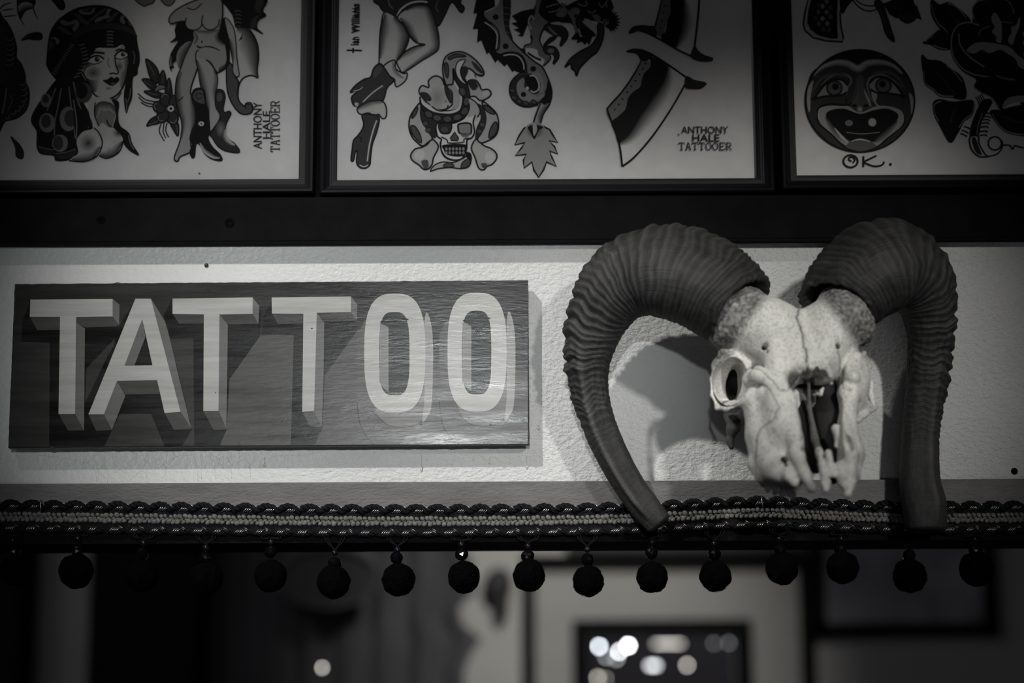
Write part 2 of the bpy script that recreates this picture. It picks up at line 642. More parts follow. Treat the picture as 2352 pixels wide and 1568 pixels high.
def picture(label, xi0, xi1, zi0, H, off, build_art):
    """xi/zi = the sight edges of the frame in world metres; off = gap behind the frame"""
    ins = PROFILE[-1][0]
    x0, x1, z0 = xi0 - ins, xi1 + ins, zi0 - ins
    z1 = z0 + H
    root = thing('framed_flash_sheet', label, 'picture', ((x0 + x1) / 2, -off, z0), 'framed tattoo flash sheets standing on the beam')
    vs, fs = [], []
    n = len(PROFILE)
    for (i_, d_) in PROFILE:
        y = -(off + d_)
        vs += [(x0 + i_, y, z0 + i_), (x1 - i_, y, z0 + i_), (x1 - i_, y, z1 - i_), (x0 + i_, y, z1 - i_)]
    for k in range(n - 1):
        for c_ in range(4):
            e = (c_ + 1) % 4
            fs.append((k * 4 + c_, k * 4 + e, k * 4 + 4 + e, k * 4 + 4 + c_))
    for c_ in range(4):
        e = (c_ + 1) % 4
        fs.append(((n - 1) * 4 + c_, (n - 1) * 4 + e, e, c_))
    fr = mesh_obj('frame', vs, fs, M['frame'], root)
    bo = B().box(x0 + 0.004, x1 - 0.004, -(off + 0.004), -(off + 0.001), z0 + 0.004, z1 - 0.004).build('backing_board', M['dark'], root)
    ink = Ink(off + 0.0055)
    a = 0.40
    pv = []
    e_ = 0.003
    for (x, z) in ((xi0 - e_, z0 + ins - e_), (xi1 + e_, z0 + ins - e_), (xi1 + e_, z1 - ins + e_), (xi0 - e_, z1 - ins + e_)):
        pv.append(Vector((x, -(off + 0.0055), z)))
    ink.v += pv
    ink.f.append((0, 1, 2, 3))
    ink.c += [(PAPER * 1.0, PAPER * 0.99, PAPER * 0.955, 1)] * 4
    build_art(ink)
    ink.build('print', M['ink'], root)
    gb = B().box(xi0 - 0.002, xi1 + 0.002, -(off + 0.0095), -(off + 0.0080), z0 + ins - 0.002, z1 - ins + 0.002)
    gb.build('glass_pane', M['glass'], root)
    rebase(root)
    return root


PAPER = 0.70
K, D1, D2, MG, TN = 0.010, 0.033, 0.085, 0.21, 0.40
PW = 0.70


def art_left(I):
    I.zoom(0, 0, 3.4075)
    # serpent body at the far left
    I.O([(-40, 130), (30, 150), (75, 210), (110, 290), (130, 380), (128, 450), (165, 500), (195, 580), (200, 640), (225, 700), (228, 770), (215, 840), (180, 890), (120, 930), (40, 950), (-40, 1010)], D1, 8)
    I.F([(-40, 160), (20, 200), (45, 280), (50, 420), (30, 520), (60, 600), (0, 660), (-40, 660)], D2 * 0.6)
    for k, (x, y) in enumerate([(50, 310), (55, 345), (52, 385), (52, 425), (50, 465), (45, 505)]):
        I.L([(x, y), (x + 35, y + 8), (x + 62, y - 18)], 7, MG)
    for k, (x, y) in enumerate([(160, 660), (165, 700), (168, 745), (165, 790), (150, 830), (120, 865), (85, 890), (40, 925)]):
        I.L([(x, y), (x + 28, y + 4), (x + 48 - k * 2, y - 24)], 7, MG)
    I.L([(50, 690), (38, 790), (18, 890)], 12, MG)
    I.L([(72, 745), (95, 780), (80, 830), (58, 858)], 6, MG)
    for a in ([(-10, 80), (30, 40), (90, 20)], [(20, 85), (60, 75), (110, 70)], [(30, 130), (75, 125), (130, 120)]):
        I.L(a, 8, K, t1=0.3)
    # horn shape at the top left
    I.F([(140, -10), (138, 60), (150, 120), (165, 150), (200, 90), (262, 60), (272, -10)], D1)
    I.G([(138, 110), (200, 75), (262, 60)], -45, D1, PW)
    I.L([(140, -10), (138, 80), (160, 150), (192, 200)], 8, K, t1=0.3)
    I.L([(265, -10), (262, 60), (275, 110), (302, 152)], 8, K, t1=0.3)
    # drops
    I.O([(168, 315), (215, 272), (270, 255), (315, 258), (332, 285), (318, 310), (270, 312), (220, 306)], D1, 6)
    I.O([(405, -10), (440, 40), (470, 75), (500, 72), (508, 40), (480, -10)], D1, 6)
    I.O([(85, 1070), (120, 1100), (155, 1135), (182, 1185), (180, 1235), (150, 1240), (125, 1215), (120, 1150)], D1, 6)
    # seated cloud shapes at the top
    I.O([(1065, -10), (1080, 20), (1110, 40), (1135, 48), (1160, 35), (1195, 25), (1200, -10)], MG, 7)
    I.O([(1262, -10), (1285, 30), (1320, 45), (1350, 30), (1365, -10)], MG, 7)
    # ---- woman with a head scarf
    I.F([(430, 610), (365, 520), (362, 470), (375, 330), (400, 230), (470, 140), (580, 70), (700, 42), (830, 45), (930, 85), (1010, 160), (1060, 250), (1080, 350), (1095, 450), (1080, 540), (1050, 600), (800, 640), (600, 700)], K)
    # scarf dome
    for g, p in ((D2, [(620, 80), (700, 60), (690, 85), (650, 95)]), (MG, [(615, 85), (640, 110), (690, 115), (735, 95), (745, 60), (725, 65), (715, 88), (680, 95), (650, 90), (635, 72)]),
                 (D2, [(555, 100), (620, 110), (660, 150), (700, 170), (690, 195), (640, 180), (600, 140)]),
                 (MG, [(470, 170), (495, 155), (540, 175), (590, 150), (620, 180), (605, 225), (575, 245), (570, 215), (585, 190), (545, 195), (500, 200)]),
                 (D2, [(440, 210), (480, 205), (560, 260), (545, 275), (500, 255)]),
                 (D2, [(700, 155), (760, 100), (830, 60), (815, 90), (760, 130), (720, 165)]),
                 (MG, [(740, 175), (760, 140), (820, 120), (845, 70), (870, 75), (850, 110), (860, 135), (810, 150), (780, 165)]),
                 (D2, [(830, 165), (870, 130), (900, 95), (935, 100), (900, 130), (870, 170)]),
                 (MG, [(940, 165), (945, 130), (975, 120), (965, 145), (980, 170), (970, 190)]), (D2, [(1000, 160), (1030, 190), (1040, 210), (1010, 195)]),
                 (MG, [(395, 300), (430, 290), (465, 315), (460, 345), (440, 345), (435, 315), (410, 305)]),
                 (D2, [(385, 320), (415, 330), (425, 370), (400, 390), (382, 410)])):
        I.F(p, g)
    I.F([(560, 310), (580, 250), (650, 205), (760, 180), (870, 180), (980, 200), (1050, 240), (1075, 290), (1040, 270), (960, 240), (860, 225), (760, 230), (660, 260), (600, 300)], D1 * 1.2)
    # face
    face = [(640, 560), (690, 490), (720, 420), (770, 380), (840, 375), (900, 375), (950, 365), (1000, 420), (1005, 520), (985, 610), (960, 680), (910, 740), (850, 770), (780, 765), (730, 730), (700, 660), (660, 610)]
    I.F(face, 0.50)
    I.G([(735, 725), (690, 640), (648, 570), (700, 470)], 90, D1, 0.50)
    I.G([(1000, 430), (1003, 520), (985, 610), (955, 690)], 55, D2, 0.50)
    I.R((730, 570), 70, D2, 0.45, 0.8)
    I.R((935, 520), 42, D2, 0.45, 1.1)
    for y in range(5):
        I.L([(835, 250 + y * 26), (858, 244 + y * 26), (885, 250 + y * 26)], 9, MG)
    I.L([(750, 385), (790, 378), (830, 398)], 9, PW)
    I.L([(925, 368), (955, 355), (975, 372)], 8, PW)
    for (cx, cy, s) in ((752, 470, 1), (955, 432, 0.85)):
        I.F([(cx - 68 * s, cy + 12), (cx - 30 * s, cy - 20), (cx + 20 * s, cy - 28), (cx + 58 * s, cy - 8), (cx + 30 * s, cy + 14), (cx - 10 * s, cy + 26)], 0.6)
        I.E((cx + 8, cy - 6), 20 * s, 20 * s, K)
        I.E((cx + 14, cy - 12), 5, 5, 0.6)
        I.L([(cx - 70 * s, cy + 10), (cx - 35 * s, cy - 24), (cx + 20 * s, cy - 34), (cx + 62 * s, cy - 8)], 11, K)
        I.L([(cx - 60 * s, cy + 20), (cx - 10 * s, cy + 32), (cx + 50 * s, cy + 8)], 6, K)
    I.L([(700, 440), (740, 410), (820, 418)], 12, K, t0=0.3)
    I.L([(905, 400), (940, 385), (990, 400)], 10, K)
    I.L([(898, 430), (905, 500), (925, 560), (915, 578), (885, 572), (855, 580)], 9, K)
    I.L([(850, 450), (845, 500), (862, 530)], 5, D2)
    I.F([(805, 628), (840, 620), (870, 600), (895, 612), (915, 600), (935, 622), (915, 650), (880, 672), (845, 660)], K)
    I.R((885, 655), 20, MG, K, 0.5)
    I.R((850, 690), 32, D2, 0.5, 0.4)
    I.L([(640, 560), (690, 640), (730, 730), (790, 768), (850, 772), (915, 742), (965, 675), (992, 590), (1005, 500)], 10, K)
    # hair beside the face
    I.F([(1000, 400), (1060, 380), (1095, 460), (1075, 550), (1040, 620), (1035, 760), (1010, 830), (990, 890), (975, 840), (968, 740), (985, 640), (1005, 520)], K)
    I.L([(1040, 400), (1055, 440), (1045, 500)], 5, MG)
    I.L([(985, 770), (992, 820), (990, 870)], 6, MG)
    I.L([(1020, 690), (1018, 740), (1000, 800)], 5, MG)
    # braid of hair / knot at the left
    I.F([(370, 470), (400, 380), (480, 330), (560, 310), (650, 330), (700, 400), (650, 500), (640, 560), (560, 620), (470, 640), (410, 590)], K)
    for k in range(15):
        t = k / 14
        x, y = 565 - 145 * t, 350 + 225 * t
        I.L([(x - 12, y - 8), (x + 14, y + 8)], 6, MG)
    for k in range(10):
        t = k / 9
        x = 640 + 30 * math.sin(t * 3) - 100 * max(0, t - 0.55)
        y = 350 + 250 * t
        I.L([(x - 22, y + 6), (x + 22, y - 6)], 7, MG)
    # scarf tails
    I.O([(470, 620), (430, 640), (370, 720), (300, 820), (255, 900), (250, 960), (290, 1030), (290, 1140), (320, 1200), (420, 1215), (440, 1255), (530, 1250), (600, 1210), (640, 1240), (660, 1120), (720, 1030), (700, 900), (640, 780), (620, 640)], K, 8)
    I.L([(435, 690), (395, 800), (365, 870)], 8, MG)
    I.L([(480, 690), (450, 850), (430, 950), (425, 1060)], 8, MG)
    I.L([(540, 680), (560, 860), (590, 1080)], 8, MG)
    I.L([(575, 640), (600, 760), (650, 900), (690, 1000)], 11, MG)
    I.E((368, 960), 62, 76, MG)
    I.E((360, 950), 38, 52, D1 * 1.6)
    I.E((535, 930), 68, 96, MG)
    I.E((555, 925), 52, 66, D1 * 1.6)
    I.F([(575, 830), (640, 860), (690, 1000), (620, 1060), (590, 1060)], K)
    I.L([(575, 780), (600, 960), (595, 1090)], 9, MG)
    I.E((360, 785), 42, 54, MG)
    I.E((358, 775), 26, 34, D1 * 1.6)
    I.E((470, 1120), 62, 68, MG)
    I.E((455, 1118), 40, 55, D1 * 1.6)
    I.F([(295, 1140), (360, 1165), (425, 1170), (440, 1200), (520, 1190), (590, 1165), (595, 1205), (520, 1240), (450, 1240), (425, 1205), (340, 1200)], D1)
    I.L([(300, 1145), (360, 1162), (420, 1172)], 5, MG)
    I.L([(435, 1200), (520, 1190), (590, 1165)], 5, MG)
    # hoop earring
    I.E((655, 725), 66, 78, D2 * 0.9)
    I.E((640, 712), 45, 60, K)
    # neck, shoulder and bust
    I.F([(690, 800), (740, 760), (880, 775), (925, 840), (935, 950), (970, 1050), (965, 1130), (910, 1210), (840, 1235), (780, 1215), (720, 1260), (620, 1265), (540, 1255), (610, 1200), (600, 1100), (650, 1030), (730, 1000), (700, 900)], 0.50)
    I.F([(740, 900), (745, 830), (790, 795), (860, 800), (905, 850), (890, 960), (860, 1000), (800, 960), (770, 990)], MG)
    I.G([(740, 920), (745, 830), (800, 792), (880, 815), (912, 880)], 60, D1, 0.4)
    I.R((690, 1120), 75, D1, 0.48, 1.0)
    I.R((840, 1130), 60, 0.6, 0.5, 1.2)
    I.R((925, 1040), 50, D1, 0.5, 0.9)
    I.G([(960, 1110), (910, 1205), (840, 1232), (780, 1212)], 60, D1, 0.5)
    I.G([(790, 1150), (730, 1240), (640, 1262), (560, 1250)], 55, D1, 0.5)
    I.L([(735, 1000), (775, 1040), (800, 1110), (785, 1180), (740, 1235), (650, 1265), (540, 1256)], 9, K)
    I.L([(965, 1100), (930, 1190), (840, 1238), (775, 1218)], 9, K)
    I.L([(835, 935), (850, 975), (885, 1000)], 8, K, t1=0.3)
    I.L([(745, 800), (740, 900), (775, 985)], 7, K)
    # lock of hair over the shoulder
    I.F([(870, 770), (930, 800), (925, 900), (940, 980), (1010, 1040), (1035, 1120), (1090, 1215), (1020, 1185), (970, 1130), (955, 1070), (900, 1010), (885, 990), (905, 920), (900, 840)], K)
    I.L([(1005, 1060), (1020, 1120), (1050, 1170)], 6, MG)
    I.L([(860, 770), (910, 770), (950, 720)], 12, D2)
    # ---- flower
    I.zoom(300, 0, 3.4087)
    for p in ([(120, 460), (190, 510), (222, 580), (215, 640), (190, 650), (150, 600), (130, 530)],
              [(255, 550), (275, 610), (275, 670), (245, 690), (220, 650), (230, 590)],
              [(90, 620), (150, 620), (195, 655), (190, 700), (150, 690), (120, 660)],
              [(105, 715), (180, 710), (240, 730), (250, 755), (200, 765), (150, 745)],
              [(300, 610), (320, 680), (325, 760), (290, 740), (270, 700)],
              [(125, 985), (160, 930), (220, 905), (250, 925), (220, 965), (170, 975)],
              [(370, 1065), (330, 1010), (310, 960), (350, 940), (375, 980)]):
        I.O(p, D1, 8)
        a = np.array(p[0]) * 0.85 + np.array(p[3]) * 0.15
        b = np.array(p[0]) * 0.3 + np.array(p[3]) * 0.7
        I.L([tuple(a), tuple((a + b) / 2 + 3), tuple(b)], 3.5, MG)
    for p in ([(55, 730), (110, 775), (160, 790), (235, 800)], [(62, 760), (110, 800), (160, 812), (220, 822)], [(80, 800), (130, 828), (200, 835)],
              [(240, 960), (225, 1030), (265, 1105)], [(262, 960), (255, 1030), (275, 1080)], [(285, 960), (275, 1020), (298, 1075)]):
        I.L(p, 7, K)
    I.O([(190, 700), (215, 670), (260, 668), (270, 690), (230, 700), (200, 715)], MG, 5)
    for k in range(6):
        a = math.radians(60 * k + 10)
        cx, cy = 300 + 75 * math.cos(a), 850 + 75 * math.sin(a)
        I.E((cx, cy), 52, 46, D1 * 1.3, 8, a=a)
        I.L([(cx + 38 * math.cos(a + 0.8), cy + 38 * math.sin(a + 0.8)), (cx + 44 * math.cos(a), cy + 44 * math.sin(a)), (cx + 38 * math.cos(a - 0.8), cy + 38 * math.sin(a - 0.8))], 7, MG)
    I.E((315, 850), 27, 27, 0.6, 4)
    I.E((315, 850), 11, 11, K)
    # ---- winged dancer: wing and cloth behind
    I.O([(735, -10), (760, 60), (800, 120), (820, 200), (830, 210), (900, 212), (960, 225), (1035, 265), (992, 225), (990, 180), (1010, 150), (1058, 122), (1035, 90), (1040, 60), (1058, 30), (1040, -10)], K, 7)
    I.F([(940, 210), (945, 170), (975, 130), (1020, 115), (985, 160), (982, 215)], D1 * 1.3)
    I.F([(985, 90), (975, 50), (990, -5), (1035, -5), (1038, 40), (1015, 70), (1020, 100)], D1 * 1.3)
    for y in (90, 120, 150, 180):
        I.L([(815, y), (840, y - 8), (865, y + 2)], 10, D2)
    I.F([(820, 212), (910, 215), (960, 270), (995, 350), (1003, 450), (992, 540), (998, 610), (950, 590), (900, 600), (860, 640), (850, 560), (838, 420), (825, 300)], 0.55)
    I.G([(995, 600), (1000, 480), (1000, 380), (965, 280), (900, 215), (830, 215)], -120, K, 0.55)
    I.L([(820, 212), (910, 215), (960, 270), (995, 350), (1003, 450), (992, 540), (998, 610)], 8, K)
    I.L([(998, 612), (950, 590), (900, 600), (865, 630), (845, 680), (840, 740)], 9, K)
    I.O([(750, 580), (755, 480), (800, 520), (820, 600), (845, 640), (838, 720), (850, 790), (890, 830), (905, 808), (940, 805), (955, 840), (945, 880), (900, 895), (850, 880), (800, 820), (765, 740), (752, 660)], D2, 9)
    I.L([(905, 850), (895, 835), (905, 815), (930, 820)], 7, K)
    # hair
    I.F([(380, 170), (500, 200), (510, 260), (480, 330), (440, 400), (380, 460), (330, 500), (318, 560), (300, 500), (310, 430), (340, 370), (370, 320), (305, 335), (350, 290), (345, 230)], K)
    I.F([(690, 130), (740, 160), (770, 300), (775, 480), (750, 520), (745, 380), (700, 320), (695, 240)], K)
    I.G([(330, 510), (318, 545), (305, 500), (315, 440)], 22, MG, K)
    # torso
    I.O([(300, 150), (340, 90), (440, 30), (560, -10), (700, -10), (720, 80), (715, 150), (700, 230), (695, 300), (740, 350), (755, 430), (750, 520), (690, 565), (660, 560), (610, 500), (590, 470), (540, 500), (500, 600), (470, 700), (475, 760), (505, 860), (505, 960), (480, 1060), (470, 1130), (475, 1185), (390, 1225), (370, 1260), (345, 1255), (345, 1220), (390, 1090), (400, 960), (370, 860), (350, 740), (360, 620), (390, 540), (430, 430), (480, 330), (500, 240), (430, 170), (360, 175), (315, 185)], 0.34, 9)
    I.L([(440, 60), (500, 75), (560, 25)], 7, K)
    I.E((492, 180), 60, 55, 0.35)
    I.L([(435, 140), (428, 190), (450, 225), (500, 235), (545, 215), (560, 180)], 8, K)
    I.E((625, 170), 62, 62, 0.35)
    I.L([(565, 120), (558, 180), (590, 225), (640, 232), (685, 200), (695, 150)], 8, K)
    I.G([(500, 235), (600, 238), (695, 230)], 30, D2, 0.34)
    I.L([(555, 320), (560, 335)], 10, K)
    I.G([(520, 365), (600, 368), (680, 380), (715, 415)], 28, D1, 0.34)
    I.L([(520, 355), (545, 375), (600, 365), (660, 378), (715, 420)], 9, K)
    I.G([(395, 560), (360, 640), (355, 740), (375, 870), (402, 960), (395, 1080)], -40, D1, 0.34)
    I.G([(475, 740), (505, 860), (508, 960), (480, 1060)], 40, D1, 0.34)
    I.L([(370, 790), (395, 775), (412, 755)], 7, K)
    I.G([(690, 560), (745, 520), (755, 440)], -40, K, 0.34)
    I.G([(480, 330), (430, 430), (390, 540)], 50, D1, 0.34)
    I.G([(500, 240), (530, 300), (500, 350)], 25, D2, 0.34)
    I.G([(695, 240), (690, 300), (745, 350)], 30, D1, 0.34)
    # crossed leg
    I.O([(520, 400), (510, 460), (530, 560), (545, 660), (575, 760), (610, 860), (612, 950), (622, 1030), (680, 960), (700, 900), (665, 820), (668, 720), (682, 620), (660, 550), (620, 490), (590, 465), (640, 480), (570, 400)], 0.38, 8)
    I.F([(545, 380), (620, 372), (700, 400), (748, 430), (740, 500), (680, 520), (620, 480), (560, 460), (525, 440)], 0.34)
    I.G([(515, 470), (530, 560), (548, 660), (580, 770), (612, 870)], -42, D1, 0.38)
    I.G([(668, 800), (668, 720), (682, 620), (655, 550)], -30, D2, 0.38)
    I.L([(588, 468), (625, 490), (660, 545), (683, 575)], 9, K)
    # arm
    I.O([(735, 140), (770, 160), (810, 230), (825, 330), (830, 440), (845, 540), (850, 590), (825, 600), (800, 560), (800, 480), (780, 380), (765, 290), (745, 210)], 0.40, 7)
    I.G([(770, 300), (785, 390), (802, 480)], -26, D1, 0.4)
    # chair leg, boots
    I.O([(480, 740), (500, 700), (550, 690), (580, 720), (590, 820), (610, 900), (620, 1030), (605, 1080), (640, 1150), (700, 1210), (712, 1255), (640, 1245), (580, 1200), (540, 1130), (510, 1130), (500, 1220), (480, 1232), (465, 1190), (485, 1130), (465, 1090), (480, 1020), (510, 950), (505, 850), (485, 790)], K, 8)
    I.O([(485, 760), (505, 712), (560, 705), (575, 760), (580, 815), (520, 800)], D2 * 1.2, 5)
    I.L([(560, 740), (530, 730), (510, 750), (530, 775), (555, 765)], 6, K)
    I.O([(668, 720), (690, 700), (725, 712), (740, 760), (725, 840), (735, 880), (770, 870), (785, 890), (760, 940), (742, 1000), (760, 1080), (820, 1130), (852, 1190), (760, 1185), (690, 1150), (640, 1080), (625, 1040), (690, 960), (700, 900), (665, 830)], D1, 8)
    I.E((695, 760), 26, 40, D2 * 1.2, 4)
    I.R((705, 1010), 42, MG, D1, 1.7)
    I.G([(745, 1010), (765, 1080), (820, 1135)], 30, 0.5, D1)
    I.G([(540, 1120), (570, 1190), (640, 1238), (700, 1240)], -26, 0.5, K)
    I.E((553, 968), 24, 20, 0.6, 3)
    I.E((553, 968), 8, 7, D1)
    # stamp, reading upwards
    I.T('ANTHONY', 960, 800, 1028, 1165, 0.03, 1, 0.012)
    I.T('HALE', 1034, 868, 1092, 1085, 0.03, 1, 0.012)
    I.slab('TATTOOER', 1098, 785, 1165, 1190, 0.04, 8, 1)
    I.L([(530, 1352), (545, 1360)], 9, D2, False)


def art_mid(I):
    I.zoom(760, 0, 3.564)
    # blackletter along the left edge, with a dagger cross
    I.T('Ian', 180 - 18, 300, 232, 372, 0.012, 1, 0.045)
    I.T('Williams', 168, 30, 238, 275, 0.012, 1, 0.05)
    I.L([(128, 412), (180, 412), (255, 414)], 12, K, False)
    I.L([(182, 392), (182, 434)], 13, K, False)
    for y in (70, 95, 130, 160, 190, 220, 250, 320, 345):
        I.L([(172, y), (238, y + 2)], 7, K, False)
    # ---- kneeling legs
    I.O([(390, -10), (400, 50), (440, 100), (540, 140), (600, 100), (700, 40), (790, 30), (830, 120), (875, 215), (930, 130), (990, 20), (1060, 100), (1085, 90), (1090, 60), (1060, 30), (1000, -10)], D1, 10)
    I.F([(465, -5), (500, 60), (560, 80), (640, 20), (790, 5), (790, -5)], D1 * 1.2)
    I.L([(540, 140), (570, 80), (640, 30), (720, 12), (790, 18)], 13, PW)
    I.L([(470, -5), (480, 40), (510, 72)], 8, MG)
    I.L([(880, -5), (860, 60), (880, 100)], 6, MG)
    thigh1 = [(440, 100), (540, 140), (600, 190), (640, 290), (610, 400), (540, 500), (480, 520), (400, 545), (395, 480), (400, 300), (412, 200)]
    I.O(thigh1, 0.52, 10)
    I.G([(395, 480), (400, 300), (415, 200), (440, 110)], 62, K, 0.52)
    I.G([(520, 135), (600, 200), (640, 290), (605, 400), (545, 495)], 75, K, 0.52)
    thigh2 = [(545, 140), (620, 70), (720, 40), (790, 45), (840, 140), (870, 230), (885, 320), (880, 400), (840, 440), (740, 500), (600, 590), (560, 560), (540, 500), (600, 430), (690, 380), (770, 365), (700, 350), (640, 290), (600, 210)]
    I.O(thigh2, 0.54, 10)
    I.G([(600, 590), (740, 500), (840, 440), (885, 390), (885, 310), (850, 160), (800, 50), (700, 40), (610, 80)], -58, K, 0.54)
    I.G([(560, 150), (610, 220), (650, 295), (710, 355)], -52, K, 0.54)
    I.G([(770, 365), (690, 380), (600, 430), (545, 490)], -40, D2, 0.54)
    I.L([(640, 290), (705, 352), (772, 365), (690, 380), (605, 425), (540, 500)], 10, K)
    # boots
    I.O([(430, 545), (520, 490), (530, 560), (590, 600), (625, 600), (610, 660), (545, 710), (525, 690), (520, 650), (480, 620)], 0.5, 10)
    I.G([(510, 500), (540, 580), (600, 640)], 30, 0.14, 0.5)
    I.O([(400, 520), (350, 560), (325, 630), (270, 650), (200, 700), (158, 755), (200, 745), (260, 715), (180, 780), (170, 820), (200, 870), (300, 860), (420, 830), (460, 720), (515, 660), (480, 620), (440, 560)], D1 * 1.5, 10)
    I.F([(345, 600), (370, 550), (400, 540), (420, 570), (380, 620), (350, 640)], D2)
    I.L([(262, 835), (340, 760), (425, 700)], 10, 0.55)
    I.L([(185, 745), (230, 735), (262, 712)], 7, 0.5)
    I.F([(195, 840), (225, 845), (220, 870), (200, 865)], 0.5)
    I.O([(215, 890), (270, 850), (350, 825), (425, 830), (455, 890), (450, 960), (420, 970), (390, 935), (355, 950), (310, 925), (240, 935)], 0.5, 10)
    I.G([(425, 835), (340, 830), (260, 860), (215, 895)], -34, 0.10, 0.5)
    I.O([(255, 940), (320, 935), (395, 960), (375, 1080), (340, 1180), (325, 1290), (318, 1350), (280, 1378), (235, 1370), (210, 1330), (215, 1240), (200, 1245), (185, 1315), (165, 1310), (175, 1220), (185, 1150), (220, 1110), (255, 1060), (268, 1010)], D1 * 1.5, 10)
    I.L([(375, 985), (345, 1070), (315, 1190), (298, 1320)], 10, 0.58)
    I.L([(235, 1350), (270, 1365), (305, 1350)], 8, 0.58)
    I.L([(225, 1120), (250, 1130), (245, 1165)], 7, K)
    # ---- skull wrapped by a snake, over crossed bones
    def bone(pts, sh):
        I.O(pts, 0.47, 11)
    bone([(830, 1140), (880, 1200), (840, 1290), (830, 1340), (800, 1380), (760, 1385), (720, 1350), (665, 1310), (655, 1265), (690, 1220), (745, 1205), (790, 1180)], 0)
    bone([(1190, 1140), (1250, 1190), (1310, 1215), (1350, 1250), (1358, 1295), (1320, 1345), (1280, 1360), (1250, 1390), (1210, 1375), (1180, 1290), (1150, 1210)], 0)
    bone([(1120, 780), (1180, 790), (1215, 820), (1250, 820), (1300, 790), (1310, 755), (1280, 730), (1235, 735), (1215, 690), (1180, 655), (1120, 670)], 0)
    I.O([(735, 780), (722, 735), (750, 700), (800, 715), (800, 660), (850, 622), (905, 640), (935, 700), (980, 690), (1010, 750), (990, 860), (900, 900), (800, 850)], 0.5, 11)
    I.G([(820, 860), (880, 870), (950, 830)], -80, D2, 0.42)
    I.R((870, 800), 70, 0.28, 0.46, 1.3)
    I.F([(735, 755), (790, 760), (825, 810), (800, 830), (750, 800)], D1)
    I.F([(930, 700), (980, 690), (1010, 750), (985, 850), (940, 780)], D1)
    I.L([(965, 710), (980, 760), (970, 820)], 7, D2)
    I.F([(1120, 665), (1190, 655), (1210, 710), (1165, 740), (1130, 700)], D1)
    I.L([(1190, 672), (1205, 700), (1190, 725)], 6, MG)
    I.F([(690, 1250), (740, 1225), (770, 1260), (740, 1310), (690, 1300)], 0.58)
    I.F([(1290, 1240), (1340, 1270), (1330, 1320), (1280, 1330), (1262, 1280)], 0.58)
    I.F([(1240, 755), (1290, 745), (1295, 775), (1250, 795)], 0.58)
    I.F([(740, 1320), (790, 1310), (800, 1365), (765, 1380)], D2)
    I.F([(1230, 1340), (1270, 1335), (1275, 1362), (1245, 1375)], D2)
    # body coils
    I.O([(735, 840), (680, 900), (645, 970), (640, 1050), (665, 1120), (700, 1160), (750, 1195), (800, 1160), (830, 1130), (790, 1060), (750, 1000), (735, 930)], 0.44, 11)
    I.O([(1240, 830), (1310, 880), (1360, 940), (1373, 1030), (1355, 1100), (1310, 1140), (1235, 1170), (1200, 1140), (1230, 1090), (1260, 1010), (1255, 920)], 0.44, 11)
    for p in ([(690, 890), (712, 880), (700, 930), (665, 970), (668, 930)], [(655, 1030), (690, 1035), (730, 1100), (740, 1170), (690, 1130), (660, 1080)],
              [(1255, 860), (1300, 880), (1345, 930), (1310, 930), (1265, 900)], [(1355, 1000), (1365, 1050), (1340, 1105), (1295, 1130), (1300, 1070), (1330, 1010)]):
        I.O(p, D2, 8)
    I.F([(740, 850), (790, 910), (850, 950), (880, 1010), (870, 1110), (830, 1130), (775, 1050), (745, 980)], D1)
    I.F([(1200, 850), (1250, 880), (1275, 960), (1260, 1050), (1210, 1120), (1180, 1140), (1190, 1050), (1225, 960)], D1)
    for c in ((775, 1010), (798, 1065), (1238, 1020), (1215, 1075)):
        I.E(c, 24, 20, D2, 5)
    I.O([(730, 790), (740, 850), (800, 900), (860, 925), (950, 935), (1020, 925), (1065, 890), (1080, 800), (1060, 730), (1010, 640), (990, 560), (1000, 510), (1050, 480), (1110, 490), (1060, 530), (1060, 600), (1100, 650), (1130, 740), (1140, 840), (1130, 920), (1080, 970), (990, 1000), (900, 1000), (830, 970), (770, 920), (735, 860)], D1, 10)
    I.F([(745, 820), (830, 880), (930, 910), (1030, 890), (1060, 810), (1030, 720), (970, 640), (950, 700), (1000, 760), (985, 900), (900, 900), (830, 870)], 0.42)
    I.L([(825, 870), (880, 905), (940, 900), (960, 860)], 9, K)
    for (cx, cy, a) in ((800, 935, 0.6), (870, 965, 0.25), (955, 975, 0), (1035, 960, -0.3), (1095, 910, -0.9), (1110, 830, -1.4), (1078, 750, 1.2)):
        I.E((cx, cy), 37, 27, D2 * 1.1, 8, a=a)
    # upper body and head of the snake
    I.O([(945, 700), (920, 620), (918, 520), (950, 455), (1020, 425), (1090, 430), (1160, 470), (1220, 530), (1252, 590), (1240, 620), (1195, 610), (1150, 570), (1110, 560), (1080, 600), (1060, 650), (1020, 620), (1000, 560), (1000, 680), (960, 695)], 0.36, 11)
    I.O([(960, 470), (1020, 440), (1090, 450), (1100, 465), (1020, 470), (975, 490)], D2, 7)
    I.O([(930, 520), (955, 520), (965, 580), (955, 640), (935, 600)], D2, 7)
    I.F([(1150, 500), (1200, 530), (1245, 590), (1230, 600), (1180, 560)], D1 * 1.4)
    I.F([(1060, 560), (1100, 540), (1125, 570), (1110, 620), (1080, 650), (1060, 610)], D1)
    I.L([(1240, 615), (1180, 610), (1190, 635)], 7, K)
    I.O([(1020, 560), (1045, 500), (1100, 490), (1080, 530), (1060, 580), (1075, 640), (1110, 690), (1080, 680), (1035, 630)], PW, 8)
    # skull
    I.O([(870, 1010), (990, 1010), (1080, 975), (1130, 920), (1180, 935), (1165, 1000), (1175, 1080), (1150, 1130), (1115, 1145), (1110, 1220), (1080, 1290), (1030, 1310), (960, 1300), (915, 1260), (895, 1180), (905, 1140), (870, 1110)], 0.72, 11)
    I.F([(1130, 800), (1190, 840), (1222, 900), (1200, 960), (1180, 1000), (1190, 940), (1120, 960), (1140, 880)], 0.46)
